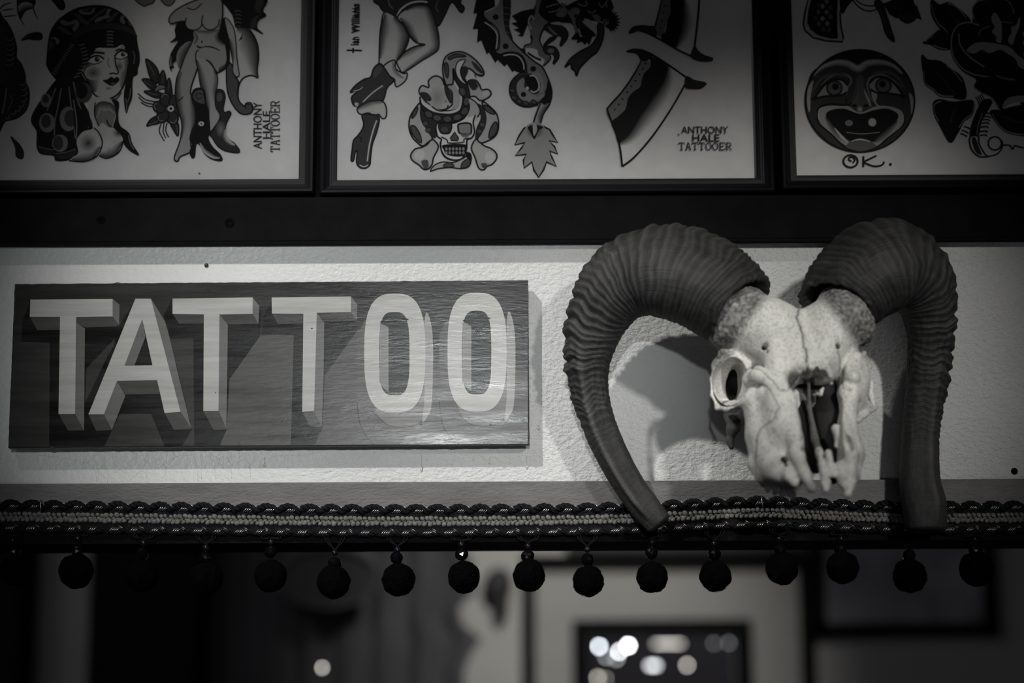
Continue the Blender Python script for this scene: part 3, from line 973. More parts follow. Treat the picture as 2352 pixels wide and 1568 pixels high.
    I.L([(1130, 800), (1190, 840), (1222, 910), (1200, 960)], 9, K)
    I.O([(885, 1015), (985, 1015), (975, 1085), (930, 1095), (895, 1080)], D1, 8)
    I.F([(905, 1045), (950, 1040), (955, 1075), (915, 1078)], D2)
    I.O([(1050, 1015), (1140, 1012), (1148, 1085), (1120, 1100), (1055, 1090), (1042, 1050)], 0.28, 12)
    I.G([(1060, 1088), (1100, 1095), (1140, 1085)], 26, D2, 0.28)
    I.O([(1013, 1080), (1045, 1130), (1040, 1152), (985, 1150), (978, 1130)], D2, 9, smooth=False)
    I.L([(905, 1120), (950, 1145), (965, 1170), (1080, 1165), (1090, 1140), (1140, 1130)], 9, K)
    I.F([(920, 1185), (1105, 1182), (1098, 1240), (1085, 1275), (1020, 1282), (945, 1265), (925, 1230)], K)
    for r_, (y, n) in enumerate(((1218, 6), (1250, 6))):
        for k in range(n):
            I.E((945 + 28 * k, y), 10, 13, 0.30)
    I.L([(900, 1160), (905, 1230), (950, 1290), (1030, 1310), (1085, 1285), (1110, 1210), (1112, 1150)], 9, K)
    # tail under the skull
    I.O([(815, 1400), (850, 1350), (920, 1325), (1000, 1330), (1090, 1290), (1130, 1250), (1150, 1290), (1130, 1360), (1060, 1380), (980, 1370), (880, 1380)], 0.46, 9)
    I.O([(920, 1350), (970, 1330), (1010, 1360), (940, 1370)], D2, 6)
    I.O([(1065, 1370), (1080, 1325), (1130, 1300), (1140, 1340), (1110, 1370)], D2, 6)
    I.F([(1110, 1240), (1150, 1270), (1150, 1310), (1110, 1290)], K)
    # ---- dragon
    I.zoom(1080, 0, 3.563)
    fur = [(50, -10), (25, 110), (55, 110), (20, 240), (62, 235), (55, 350), (90, 330), (135, 445), (155, 430), (205, 515), (225, 490), (280, 545), (300, 525), (345, 590), (370, 570), (420, 605), (440, 590), (470, 560), (450, 400), (330, 380), (220, 250), (200, -10)]
    I.F(fur, K, False)
    # limbs and body
    I.F([(110, 110), (200, 60), (250, -10), (330, -10), (310, 100), (290, 200), (330, 320), (420, 410), (520, 500), (590, 550), (640, 650), (665, 750), (650, 850), (600, 930), (570, 1010), (510, 1020), (540, 900), (570, 840), (500, 870), (430, 870), (360, 830), (322, 740), (340, 660), (400, 610), (460, 590), (440, 480), (380, 440), (270, 440), (215, 420), (220, 320), (200, 230)], 0.23)
    I.L([(330, 100), (300, 200), (335, 320), (430, 420), (520, 500), (590, 550), (640, 650), (668, 750), (650, 850), (600, 930), (575, 1010)], 11, K)
    I.F([(270, -10), (330, -10), (330, 120), (322, 220), (350, 320), (300, 280), (275, 180), (270, 80)], D1)
    for y0 in (60, 110, 160, 210, 260):
        I.L([(275, y0), (325, y0 + 8)], 4, MG)
    I.F([(120, 180), (190, 220), (235, 300), (225, 400), (200, 420), (140, 420), (90, 320), (70, 200)], K)
    I.F([(270, 440), (350, 430), (430, 470), (455, 560), (430, 600), (340, 560)], K)
    I.L([(118, 182), (180, 225), (222, 290), (212, 400)], 10, 0.58)
    I.L([(120, 98), (180, 72), (222, 40), (238, -5)], 10, 0.55)
    I.L([(272, 455), (340, 445), (400, 465), (435, 520), (440, 570)], 10, 0.6)
    for c, r in (((208, 140), 25), ((290, 378), 25), ((515, 563), 24), ((436, 772), 23)):
        I.E(c, r, r * 0.95, K)
    I.L([(255, 440), (330, 425), (410, 445), (455, 510), (462, 590)], 8, K)
    I.L([(110, 110), (115, 150), (190, 200), (235, 270), (240, 370), (225, 420)], 8, K)
    # curl of the tail
    I.F([(330, 690), (390, 620), (470, 600), (540, 620), (575, 690), (560, 760), (500, 770), (470, 735), (390, 730), (400, 780), (450, 830), (560, 830), (600, 770), (640, 700), (660, 780), (600, 850), (480, 875), (390, 850), (335, 790)], D1)
    I.F([(380, 700), (410, 650), (450, 640), (440, 700), (470, 740), (560, 790), (600, 720), (590, 640), (560, 590), (500, 600), (540, 630), (580, 690), (570, 760), (610, 760), (590, 800), (500, 820), (430, 820), (390, 770)], 0.30)
    I.F([(440, 640), (490, 610), (540, 640), (560, 700), (540, 740), (500, 730), (470, 700)], K)
    I.L([(485, 620), (530, 625), (560, 680), (560, 730), (520, 755), (495, 740)], 10, 0.62)
    I.E((467, 722), 13, 13, 0.62)
    for c in ((345, 740), (360, 800), (400, 830), (455, 845), (520, 835)):
        I.E(c, 24, 16, D2, 6, a=0.6)
    I.E((436, 772), 22, 21, K)
    I.L([(470, 590), (400, 605), (335, 670), (322, 750), (350, 820), (420, 868), (500, 872), (565, 845)], 10, K)
    I.F([(640, 640), (668, 750), (650, 850), (610, 900), (560, 850), (610, 780)], K)
    I.F([(560, 850), (610, 880), (565, 990), (530, 1080), (515, 1020)], 0.36)
    I.G([(650, 850), (600, 935), (575, 1010)], 34, K, 0.3)
    I.L([(575, 845), (545, 920), (512, 1020)], 10, K)
    # leaf on the tail tip
    I.O([(500, 1020), (440, 1050), (400, 1110), (365, 1185), (450, 1165), (420, 1210), (370, 1272), (460, 1262), (435, 1310), (440, 1375), (505, 1325), (520, 1390), (560, 1450), (600, 1390), (625, 1325), (705, 1360), (670, 1290), (650, 1235), (715, 1258), (690, 1200), (645, 1150), (715, 1165), (680, 1110), (650, 1060), (580, 1025)], 0.33, 12, smooth=False)
    I.R((530, 1070), 85, K, 0.33, 0.8)
    I.F([(470, 1040), (530, 1020), (600, 1040), (560, 1070), (525, 1140), (490, 1080)], K)
    I.F([(512, 1010), (535, 1010), (548, 1060), (520, 1110)], 0.42)
    # foreleg, claws
    I.F([(340, 130), (420, 90), (520, 70), (550, -10), (700, -10), (760, 60), (900, -10), (1150, -10), (1175, 60), (1150, 110), (1090, 180), (1000, 170), (920, 170), (880, 240), (830, 190), (740, 185), (640, 190), (590, 270), (560, 360), (500, 350), (490, 250), (470, 200), (430, 300), (385, 290), (415, 275), (355, 240), (400, 230), (335, 190), (385, 180)], K, False)
    I.F([(540, -10), (580, -10), (560, 100), (600, 150), (640, 190), (585, 260), (570, 340), (600, 400), (640, 450), (660, 480), (590, 540), (610, 490), (560, 450), (540, 400), (450, 390), (440, 430), (440, 370), (500, 355), (510, 300), (480, 230), (500, 160), (530, 110)], 0.20)
    I.L([(640, 185), (590, 250), (570, 330), (600, 395), (655, 455), (650, 490), (600, 540)], 9, K)
    I.L([(440, 440), (445, 375), (500, 352), (495, 290)], 9, K)
    I.L([(470, 430), (530, 470), (580, 490)], 12, K)
    I.L([(525, 160), (500, 130), (478, 180), (500, 240)], 14, 0.45)
    I.O([(600, 385), (680, 380), (720, 420), (725, 470), (690, 520), (678, 515), (690, 470), (670, 440), (620, 440)], D1, 8)
    I.F([(640, 400), (680, 400), (680, 430), (640, 430)], 0.22)
    I.O([(620, 200), (680, 200), (760, 220), (800, 270), (790, 320), (745, 375), (735, 360), (750, 310), (720, 290), (680, 330), (600, 375), (640, 320), (680, 290), (610, 240)], D1, 8)
    I.G([(640, 215), (690, 260), (715, 285)], 20, 0.3, D1)
    I.L([(650, 180), (720, 160), (800, 165), (850, 210), (865, 270), (830, 320)], 10, K)
    I.F([(655, 190), (730, 178), (760, 205), (720, 205)], 0.5)
    # head details
    for p in ([(700, 120), (760, 60), (800, 90), (760, 140)], [(800, 100), (860, 60), (900, 90), (860, 180), (900, 280), (860, 260), (830, 160)],
              [(1000, 120), (1060, 130), (1060, 190), (1020, 160)], [(740, 20), (790, 40), (760, 60)]):
        I.F(p, 0.2)
    for p in ([(620, 60), (680, 40), (720, 30)], [(640, 100), (700, 90), (740, 60)], [(880, 30), (930, 50), (960, 30), (940, 10)], [(960, 90), (1000, 104), (1030, 85)],
              [(1080, 190), (1100, 160), (1130, 175), (1110, 205)], [(1050, 20), (1080, 60), (1110, 20)], [(1120, 60), (1112, 20), (1130, 0)], [(860, 95), (890, 100)]):
        I.L(p, 8, 0.34)
    I.F([(850, 120), (880, 200), (900, 260), (930, 290), (1010, 300), (1025, 280), (960, 220), (920, 180), (900, 130)], D1)
    I.F([(930, 150), (940, 200), (1020, 275), (1040, 200), (1010, 200), (980, 160)], 0.5, False)
    I.F([(930, 230), (980, 240), (1025, 285), (960, 300), (910, 290), (905, 250)], K)
    I.F([(830, 310), (880, 260), (900, 300), (960, 300), (1000, 300), (985, 340), (975, 370), (955, 345), (935, 370), (915, 340), (870, 355), (880, 325), (835, 325)], K, False)
    for k in range(9):
        a = -1.2 + k * 0.32
        cx, cy = 1150 + 40 * math.cos(a), 175 + 50 * math.sin(a)
        I.F([(cx - 22, cy - 20), (cx + 45 * math.cos(a), cy + 45 * math.sin(a)), (cx - 20, cy + 24)], K, False)
    I.E((1140, 175), 48, 60, K)
    I.E((1108, 180), 26, 26, 0.22)
    I.L([(1100, 195), (1098, 172), (1118, 165), (1125, 185)], 6, K)
    # whisker ribbon
    I.O([(1045, 200), (1090, 210), (1085, 320), (1040, 420), (980, 470), (920, 530), (890, 570), (870, 620), (855, 580), (830, 560), (820, 520), (775, 550), (820, 480), (900, 420), (990, 370), (1040, 290)], D1 * 1.5, 10)
    # ---- dagger
    I.zoom(1360, 0, 3.409)
    I.F([(555, -10), (840, -10), (830, 150), (810, 300), (780, 440), (640, 380), (500, 260), (490, 210), (520, 90)], 0.70)
    I.F([(555, -10), (620, -10), (615, 100), (590, 160), (570, 240), (540, 290), (500, 260), (490, 210), (520, 90)], 0.19)
    I.F([(620, -10), (720, -10), (710, 120), (690, 250), (650, 375), (540, 300), (575, 240), (590, 160), (615, 100)], K)
    I.G([(715, -10), (708, 130), (690, 250), (650, 375)], -70, K, 0.70)
    I.L([(545, -5), (520, 100), (490, 215)], 9, K)
    I.L([(840, -10), (825, 170), (800, 380)], 13, K)
    for c in ((572, 45), (560, 100), (548, 160), (535, 220)):
        I.E(c, 6, 7, K)
    I.O([(290, 262), (320, 215), (380, 200), (440, 205), (490, 215), (500, 290), (440, 260), (370, 240)], D1, 6)
    I.L([(370, 240), (440, 262), (560, 325), (680, 395), (790, 445)], 12, K)
    I.O([(800, 365), (830, 400), (880, 435), (942, 455), (935, 475), (880, 480), (820, 470), (775, 440)], D1, 6)
    I.F([(270, 405), (330, 385), (400, 400), (470, 430), (600, 510), (735, 600), (730, 680), (640, 840), (500, 1020), (360, 1190), (240, 1300), (225, 1180), (195, 1060), (150, 960), (115, 850), (240, 700), (340, 560), (390, 470), (350, 420)], 0.70, False)
    I.F([(390, 465), (450, 480), (455, 520), (410, 570), (390, 620), (375, 680), (320, 720), (280, 770), (262, 850), (215, 900), (150, 950), (115, 850), (240, 700), (340, 560)], 0.24)
    I.F([(400, 420), (470, 440), (590, 505), (590, 560), (530, 680), (440, 800), (330, 960), (260, 1070), (205, 1120), (180, 1040), (150, 960), (210, 905), (262, 850), (280, 770), (320, 720), (375, 680), (390, 620), (410, 570), (455, 520), (450, 470)], K * 1.6)
    I.L([(585, 525), (545, 630), (468, 755), (368, 895), (280, 1040), (215, 1105)], 46, K * 1.6)
    I.G([(592, 520), (560, 630), (480, 760), (380, 900), (290, 1050), (210, 1120)], -85, K * 1.6, 0.70)
    for c in ((418, 497), (400, 540), (372, 582), (340, 632), (308, 675), (275, 722), (238, 775), (210, 818), (178, 858)):
        I.E(c, 7, 8, K)
    I.L([(385, 470), (335, 570), (240, 710), (115, 852)], 11, K, t0=0.5)
    I.L([(115, 852), (155, 960), (200, 1080), (222, 1180), (236, 1302)], 12, K)
    I.L([(236, 1302), (330, 1230), (470, 1070), (620, 850), (728, 660)], 12, K)
    I.O([(270, 405), (320, 385), (380, 390), (470, 425), (430, 470), (385, 470), (350, 420)], D1, 6)
    I.L([(380, 388), (470, 428), (600, 510), (735, 605)], 12, K)
    I.O([(738, 600), (800, 628), (880, 645), (890, 662), (850, 690), (790, 693), (730, 680)], D1, 6)
    # stamp
    I.T('ANTHONY', 698, 988, 1066, 1046, 0.03, 0, 0.012)
    I.T('HALE', 785, 1050, 998, 1108, 0.03, 0, 0.012)
    I.slab('TATTOOER', 676, 1118, 1098, 1172, 0.045, 8)
    I.L([(672, 1048), (686, 1058)], 9, D2, False)


def art_right(I):
    I.zoom(1780, 0, 3.409)
    # pistol grip
    I.O([(262, -10), (235, 90), (222, 190), (235, 240), (300, 295), (400, 320), (530, 328), (535, 290), (515, 200), (510, 110), (520, -10)], 0.50, 11, smooth=False)
    I.O([(285, -10), (262, 90), (255, 180), (280, 230), (340, 275), (440, 300), (490, 300), (485, 200), (485, 100), (492, -10)], K, 5, smooth=False)
    for (x, y, g) in ((372, 50, .3), (405, 12, .22), (340, 95, .16), (405, 95, .25), (372, 145, .34), (410, 185, .32), (345, 185, .14), (435, 130, .16), (345, 40, .08), (435, 60, .1), (320, 140, .08), (380, 230, .1), (425, 232, .1)):
        I.F([(x, y - 24), (x + 21, y), (x, y + 24), (x - 21, y)], g, False)
    I.F([(510, -10), (610, -10), (570, 50), (525, 110)], K)
    # rose stem and leaves at the top
    I.L([(605, -10), (640, 40), (700, 80), (760, 85), (800, 70)], 9, K)
    I.L([(630, -10), (665, 25), (720, 45), (790, 45)], 8, K)
    I.O([(780, 20), (830, 10), (870, 110), (905, 220), (935, 325), (885, 290), (860, 240), (830, 130)], D1, 10)
    I.L([(800, 40), (850, 150), (870, 220)], 8, D2)
    I.O([(850, 30), (950, -10), (1080, -10), (1090, 40), (1110, 50), (1145, 155), (1100, 135), (1080, 155), (1045, 140), (1020, 155), (980, 130), (950, 140), (900, 110)], K, 8, smooth=False)
    I.G([(960, 110), (1040, 120), (1110, 130)], 50, D1 * 1.5, K)
    I.L([(870, 20), (950, 60), (1000, 70)], 6, D2)
    # leaves of the big rose
    def leaf(pts, vein, rim):
        I.O(pts, K, 8)
        for r_ in rim:
            I.L(r_, 11, 0.34)
            I.L([(p[0], p[1] + 9) for p in r_], 5, K)
        if vein:
            I.L(vein, 6, D2)
    leaf([(1225, 0), (1290, 40), (1360, 20), (1440, 70), (1530, 160), (1500, 200), (1420, 240), (1360, 280), (1290, 220), (1230, 120)], [(1360, 90), (1420, 160), (1470, 200)],
         [[(1222, 40), (1240, 110), (1280, 190), (1320, 220), (1360, 275)], [(1355, 25), (1420, 55), (1500, 140)]])
    leaf([(1160, 335), (1230, 300), (1280, 240), (1370, 280), (1370, 380), (1290, 385), (1220, 350)], None, [[(1180, 325), (1215, 290), (1265, 245)], [(1240, 352), (1290, 375), (1350, 385)]])
    leaf([(1150, 435), (1200, 470), (1290, 480), (1380, 540), (1470, 620), (1490, 770), (1360, 755), (1270, 720), (1190, 660), (1160, 560)], [(1260, 560), (1340, 650), (1410, 740)],
         [[(1162, 560), (1175, 650), (1240, 700), (1290, 745), (1400, 755)], [(1345, 515), (1400, 560), (1460, 640)]])
    leaf([(1240, 810), (1290, 780), (1400, 800), (1550, 790), (1540, 900), (1480, 950), (1430, 1040), (1370, 1115), (1290, 980), (1250, 900)], [(1420, 840), (1390, 900), (1375, 960)],
         [[(1300, 790), (1250, 820), (1250, 890), (1280, 950)], [(1560, 800), (1545, 890), (1490, 930), (1440, 1000)]])
    leaf([(1690, 870), (1780, 860), (1900, 830), (1990, 840), (1990, 1050), (1880, 1045), (1790, 1010), (1720, 940)], [(1760, 900), (1850, 940), (1950, 960)],
         [[(1700, 890), (1730, 950), (1800, 1020), (1900, 1050), (1985, 1052)]])
    # rose
    I.O([(1560, 60), (1640, -10), (1990, -10), (1990, 790), (1880, 760), (1800, 810), (1770, 870), (1700, 760), (1570, 690), (1580, 620), (1480, 560), (1400, 460), (1375, 330), (1410, 220), (1500, 170), (1550, 175)], K, 10)
    I.L([(1600, 200), (1520, 175), (1430, 200), (1385, 290), (1390, 420), (1450, 520), (1550, 580), (1670, 600)], 11, 0.33)
    I.L([(1440, 260), (1450, 350), (1520, 440), (1640, 525)], 11, 0.30)
    I.L([(1560, 150), (1545, 70), (1590, 10), (1680, -10)], 10, 0.30)
    I.L([(1750, -10), (1820, 5), (1860, 60), (1870, 110)], 9, 0.22)
    I.L([(1590, 280), (1620, 230), (1680, 205)], 9, 0.20)
    I.L([(1770, 170), (1860, 180)], 8, 0.20)
    I.L([(1730, 590), (1800, 615), (1880, 625)], 10, 0.25)
    I.F([(1700, 120), (1725, 100), (1755, 140), (1775, 200), (1770, 330), (1730, 320), (1735, 290), (1700, 250), (1720, 210), (1698, 170)], 0.34)
    I.F([(1830, 330), (1830, 290), (1850, 260), (1850, 210), (1885, 200), (1915, 130), (1915, 200), (1880, 290), (1860, 350)], 0.34)
    I.F([(1500, 395), (1560, 340), (1640, 330), (1750, 345), (1840, 370), (1900, 430), (1960, 480), (1960, 540), (1910, 520), (1880, 460), (1820, 420), (1760, 390), (1680, 415), (1620, 390), (1560, 420)], 0.34)
    I.F([(1780, 850), (1800, 790), (1860, 755), (1960, 750), (1990, 770), (1990, 800), (1890, 800), (1830, 820)], 0.36)
    I.L([(1565, 690), (1620, 730), (1700, 770), (1760, 865)], 11, 0.32)
    for (x, y) in ((1940, 250), (1940, 320), (1945, 410)):
        I.F([(x, y), (x + 30, y + 10), (x + 40, y + 50), (x + 10, y + 40)], 0.3)
    # stem, rays
    I.O([(1640, 780), (1700, 800), (1620, 940), (1590, 1060), (1530, 1070), (1540, 980), (1590, 850)], K, 6)
    I.L([(1625, 880), (1595, 970), (1580, 1060)], 7, 0.30)
    for k, y in enumerate((890, 915, 940, 965, 995, 1030, 1060)):
        I.L([(1630 - k * 5, y), (1670 - k * 3, y - 4), (1700 - k * 8, y + 8)], 9, K)
    for (x, y) in ((1480, 990), (1462, 1020), (1450, 1045)):
        I.L([(x, y), (x + 28, y + 8), (x + 55, y + 24)], 9, K)
    for k in range(4):
        I.L([(1570 + k * 15, 760 - k * 8), (1590 + k * 15, 790 - k * 6), (1600 + k * 15, 820 - k * 6)], 7, K)
    # ring and key at the bottom right
    I.O([(1530, 1070), (1590, 1065), (1600, 1130), (1640, 1200), (1660, 1225), (1600, 1225), (1545, 1180), (1525, 1120)], 0.5, 10)
    I.F([(1540, 1090), (1570, 1080), (1600, 1160), (1620, 1210), (1570, 1190)], D1)
    I.L([(1655, 1228), (1740, 1205), (1780, 1150), (1778, 1100)], 9, K)
    I.E((1722, 1122), 52, 52, None, 10)
    I.L([(1775, 1140), (1810, 1135), (1840, 1140), (1860, 1168), (1880, 1140), (1930, 1155), (1980, 1155)], 9, K)
    # ---- round laughing face
    cx, cy = 665, 790
    I.E((cx, cy), 428, 400, K * 1.6, 0, n=60)
    def soft(pts, w, hi=0.42, lo=0.035, cl=False):
        I.G(pts, w, hi, lo, closed=cl)
    I.F([(270, 600), (350, 520), (480, 480), (660, 520), (820, 480), (940, 520), (1030, 600), (1080, 740), (1070, 900), (960, 1070), (820, 1160), (665, 1185), (520, 1160), (380, 1070), (270, 930), (245, 780)], 0.05)
    # brow highlight
    I.G([(300, 590), (370, 520), (480, 480), (580, 490), (650, 525), (720, 485), (830, 478), (930, 510), (1000, 575)], 36, 0.55, 0.05)
    I.G([(300, 590), (370, 520), (480, 480), (580, 490), (650, 525), (720, 485), (830, 478), (930, 510), (1000, 575)], -16, 0.5, K)
    I.F([(250, 780), (262, 680), (300, 630), (290, 690), (280, 760), (275, 860), (262, 870)], 0.45)
    I.F([(1080, 760), (1050, 730), (1060, 800), (1070, 900), (1090, 850)], 0.40)
    # cheeks to nose
    for p in ([(560, 770), (560, 820), (590, 840)],):
        I.L(p, 8, K)
    I.G([(560, 745), (562, 690), (590, 640), (570, 600), (500, 585), (430, 610), (360, 670)], 18, 0.30, 0.03)
    I.G([(770, 800), (740, 730), (730, 660), (760, 610), (840, 590), (920, 630), (1000, 690)], -18, 0.30, 0.03)
    I.F([(760, 700), (800, 740), (790, 800), (830, 840), (790, 820), (760, 760)], 0.42)
    # eyes
    for (ex, ey, s, fl) in ((465, 690, 1, 1), (850, 670, 1, -1)):
        X = lambda a: ex + fl * a * s
        I.F([(X(-150), ey + 75), (X(-90), ey - 10), (X(-20), ey - 58), (X(60), ey - 62), (X(105), ey - 20), (X(100), ey + 30), (X(50), ey + 52), (X(-60), ey + 60)], 0.33)
        I.E((X(0), ey), 66, 64, D1)
        I.E((X(0), ey), 50, 48, 0.15)
        I.E((X(8), ey - 12), 27, 27, K)
        I.L([(X(-150), ey + 72), (X(-90), ey - 12), (X(-20), ey - 62), (X(60), ey - 66), (X(108), ey - 20)], 14, K)
        I.L([(X(-165), ey + 82), (X(-60), ey + 62), (X(50), ey + 55), (X(100), ey + 30)], 12, K)
        I.L([(X(-140), ey + 78), (X(-165), ey + 105)], 7, K, False)
        I.L([(X(-155), ey + 72), (X(-190), ey + 88)], 7, K, False)
        I.G([(X(-170), ey + 30), (X(-90), ey - 70), (X(10), ey - 100), (X(90), ey - 90)], -26 * fl, 0.14, 0.04)
    # nose
    I.F([(640, 600), (690, 600), (705, 700), (745, 780), (755, 830), (720, 850), (690, 850), (665, 885), (640, 850), (600, 840), (595, 800), (620, 720)], 0.10)
    I.G([(632, 620), (628, 720), (598, 800), (595, 840)], -22, 0.05, 0.15)
    I.G([(700, 700), (740, 780), (756, 835)], 18, 0.5, 0.1)
    I.R((665, 855), 26, 0.55, 0.1, 1.1)
    I.E((622, 828), 20, 13, K)
    I.E((712, 828), 20, 13, K)
    # mouth
    I.F([(335, 900), (350, 840), (420, 815), (560, 825), (665, 880), (780, 835), (880, 830), (980, 860), (1010, 920), (995, 980), (940, 1030), (860, 1090), (800, 1140), (665, 1170), (540, 1130), (440, 1040), (360, 970)], 0.40)
    I.F([(400, 910), (430, 865), (540, 850), (665, 890), (780, 860), (880, 850), (960, 890), (955, 940), (880, 1000), (800, 1070), (770, 1110), (600, 1110), (540, 1060), (470, 990)], K)
    I.G([(400, 910), (470, 990), (540, 1060), (600, 1110)], 40, K, 0.30)
    I.G([(955, 940), (880, 1000), (800, 1070), (770, 1110)], -40, K, 0.30)
    I.L([(345, 935), (345, 860), (420, 822), (550, 820)], 7, 0.62)
    I.G([(470, 1000), (540, 1075), (590, 1120)], 18, 0.6, 0.35)
    I.F([(560, 1160), (590, 1105), (665, 1085), (740, 1100), (790, 1150), (665, 1185)], 0.13)
    I.L([(595, 1108), (665, 1090), (750, 1110)], 10, 0.6, t0=0.2, t1=0.2)
    I.L([(560, 1035), (680, 1048), (820, 1035)], 6, 0.3)
    I.E((580, 963), 30, 24, 0.22)
    I.E((762, 957), 31, 32, 0.5)
    I.G([(330, 900), (340, 840), (420, 808), (560, 815), (600, 800)], 14, K, K)
    I.L([(330, 905), (345, 970), (440, 1050), (545, 1150), (640, 1185)], 7, K)
    I.L([(1015, 920), (1000, 985), (890, 1075), (800, 1150), (720, 1180)], 7, K)
    I.E((cx, cy), 428, 400, None, 11, n=60)
    # hand lettered OK.
    I.E((592, 1262), 56, 48, None, 12)
    I.L([(600, 1262), (578, 1250), (585, 1232), (612, 1232), (625, 1255), (608, 1275)], 10, K)
    I.L([(693, 1222), (692, 1308)], 12, K, False)
    I.L([(795, 1218), (740, 1245), (700, 1268), (740, 1290), (790, 1302), (840, 1290), (855, 1265)], 11, K)
    I.E((905, 1286), 11, 11, K)


zt = W(1176, 412, 0.027).z
OFF = 0.004
picture('black framed flash sheet with a scarfed woman and winged dancer, leftmost above the beam',
        W(686, 411, 0.017).x - 0.48, W(686, 411, 0.017).x, W(686, 411, 0.017).z, 0.42, OFF, art_left)
picture('black framed flash sheet with boots, snake skull, dragon and dagger, centre picture above the beam',
        W(773, 412, 0.017).x, W(1740, 412, 0.017).x, W(1176, 412, 0.017).z, 0.42, OFF, art_mid)
picture('black framed flash sheet with a round laughing face and dark rose, rightmost above beam',
        W(1830, 403, 0.017).x, W(1830, 403, 0.017).x + 0.48, W(1830, 403, 0.017).z, 0.42, OFF, art_right)


# ------------------------------------------------------------------ painted TATTOO sign
SD = 0.0225
sc4 = [W(33, 652, SD), W(1215, 643, SD), W(1213, 1020, SD), W(19, 1028, SD)]
sctr = sum(sc4, Vector()) / 4
sw = ((sc4[1] - sc4[0]).length + (sc4[2] - sc4[3]).length) / 2
sh = ((sc4[3] - sc4[0]).length + (sc4[2] - sc4[1]).length) / 2
sang = math.atan2((sc4[1] - sc4[0]).z + (sc4[2] - sc4[3]).z, (sc4[1] - sc4[0]).x + (sc4[2] - sc4[3]).x)
sign = thing('tattoo_sign', 'wide painted wooden sign with block letters TATTOO on the pale wall', 'sign', (sctr.x, 0, sctr.z - sh / 2))
bm = bmesh.new()
nx, nz = 120, 40
vs, fs = [], []
rot = Matrix.Rotation(-sang, 3, 'Y')


def sp(u, v, y):
    return Vector((sctr.x, 0, sctr.z)) + rot @ Vector(((u - 0.5) * sw, 0, (v - 0.5) * sh)) + Vector((0, y, 0))


bm.free()
loop = []
rg = random.Random(11)


def jit():
    return (rg.random() - 0.5) * 0.0005 * (5 if rg.random() < 0.03 else 1)


for i in range(nx):
    loop.append((i / nx, 0.0, 0, jit()))
for i in range(nz):
    loop.append((1.0, i / nz, jit(), 0))
for i in range(nx):
    loop.append((1 - i / nx, 1.0, 0, jit()))
for i in range(nz):
    loop.append((0.0, 1 - i / nz, jit(), 0))
n = len(loop)
for (ins, y) in ((0.0008, -SD), (0.0, -SD + 0.0008), (0.0, -SD + 0.014)):
    for (u, v, a, b) in loop:
        q = sp(u, v, y)
        q.x += a - (u - 0.5) * 2 * ins
        q.z += b - (v - 0.5) * 2 * ins
        vs.append(q)
fs.append(tuple(range(n))[::-1])
for k in range(2):
    for i in range(n):
        j = (i + 1) % n
        fs.append((k * n + i, k * n + j, (k + 1) * n + j, (k + 1) * n + i))
fs.append(tuple(2 * n + i for i in range(n)))
mb = mat('sign_board_edge', (0.03, 0.028, 0.03), 0.5, bump=0.5, bscale=(40, 100, 200), bdist=0.0008)
mesh_obj('board', vs, fs, mb, sign)
for u in (0.12, 0.80):
    q = sp(u, 0.5, 0)
    B().box(q.x - 0.014, q.x + 0.014, -SD + 0.0138, -0.0003, q.z - 0.06, q.z + 0.06).build('batten', mb, sign)

I = Ink(SD + 0.00005, 1.2e-5)
GR, SH, FACE, SIDE, UND = 0.034, 0.007, 0.36, 0.12, 0.052
TOPC = 0.024
I.zoom(0, 600, 3.0156)
# ground: two greys below; the darker top has light falloff painted in
q4 = [(102, 158), (3660, 128), (3655, 1265), (60, 1290)]
I.F([(104, 160), (3658, 131), (3654, 1263), (62, 1287)], TOPC, False)
I.F([(140, 560), (790, 545), (1180, 545), (1345, 542), (1345, 1277), (62, 1285), (80, 900), (100, 560)], GR, False)
for (x0, x1, y0, y1) in ((1560, 1820, 505, 1270), (1820, 2120, 505, 1268)):
    pass
I.zoom(600, 600, 3.0157)
I.F([(-230, 780), (-100, 520), (230, 500), (660, 470), (1250, 470), (1250, 900), (1845, 700), (1845, 1262), (-280, 1272), (-240, 900)], 0.065, False)
I.F([(1180, 250), (1845, 250), (1845, 760), (1700, 760), (1180, 700)], 0.026, False)
# drop shadows
I.zoom(0, 600, 3.0156)
I.F([(205, 290), (828, 440), (920, 300), (820, 520), (780, 545), (770, 600), (600, 740), (590, 960), (720, 1280), (340, 1282), (345, 565), (148, 556), (155, 410)], SH, False)
I.F([(880, 370), (600, 960), (560, 1060), (590, 1282), (722, 1281), (835, 1055), (1045, 1055), (1140, 1280), (1262, 1279), (1328, 1165), (1220, 700), (1000, 400)], SH, False)
I.F([(770, 560), (600, 740), (595, 960), (720, 700), (800, 560)], GR, False)
I.F([(1188, 262), (1135, 375), (1130, 530), (1340, 535), (1345, 1278), (1520, 1276), (1570, 1165), (1590, 815), (1800, 520), (1810, 330), (1500, 420)], SH * 1.2, False)
I.F([(830, 1058), (1045, 1056), (1138, 1280), (722, 1282)], GR, False)
I.zoom(600, 600, 3.0157)
I.F([(68, 275), (15, 380), (0, 505), (225, 510), (205, 1270), (375, 1268), (425, 1150), (440, 790), (665, 480), (662, 400), (400, 430)], SH * 1.8, False)


def oval(cx, cy, hw, hh, p=2.9, n=44):
    P = []
    for k in range(n):
        t = 2 * math.pi * k / n
        c_, s_ = math.cos(t), math.sin(t)
        P.append((cx + hw * math.copysign(abs(c_) ** (2 / p), c_), cy + hh * math.copysign(abs(s_) ** (2 / p), s_)))
    return P


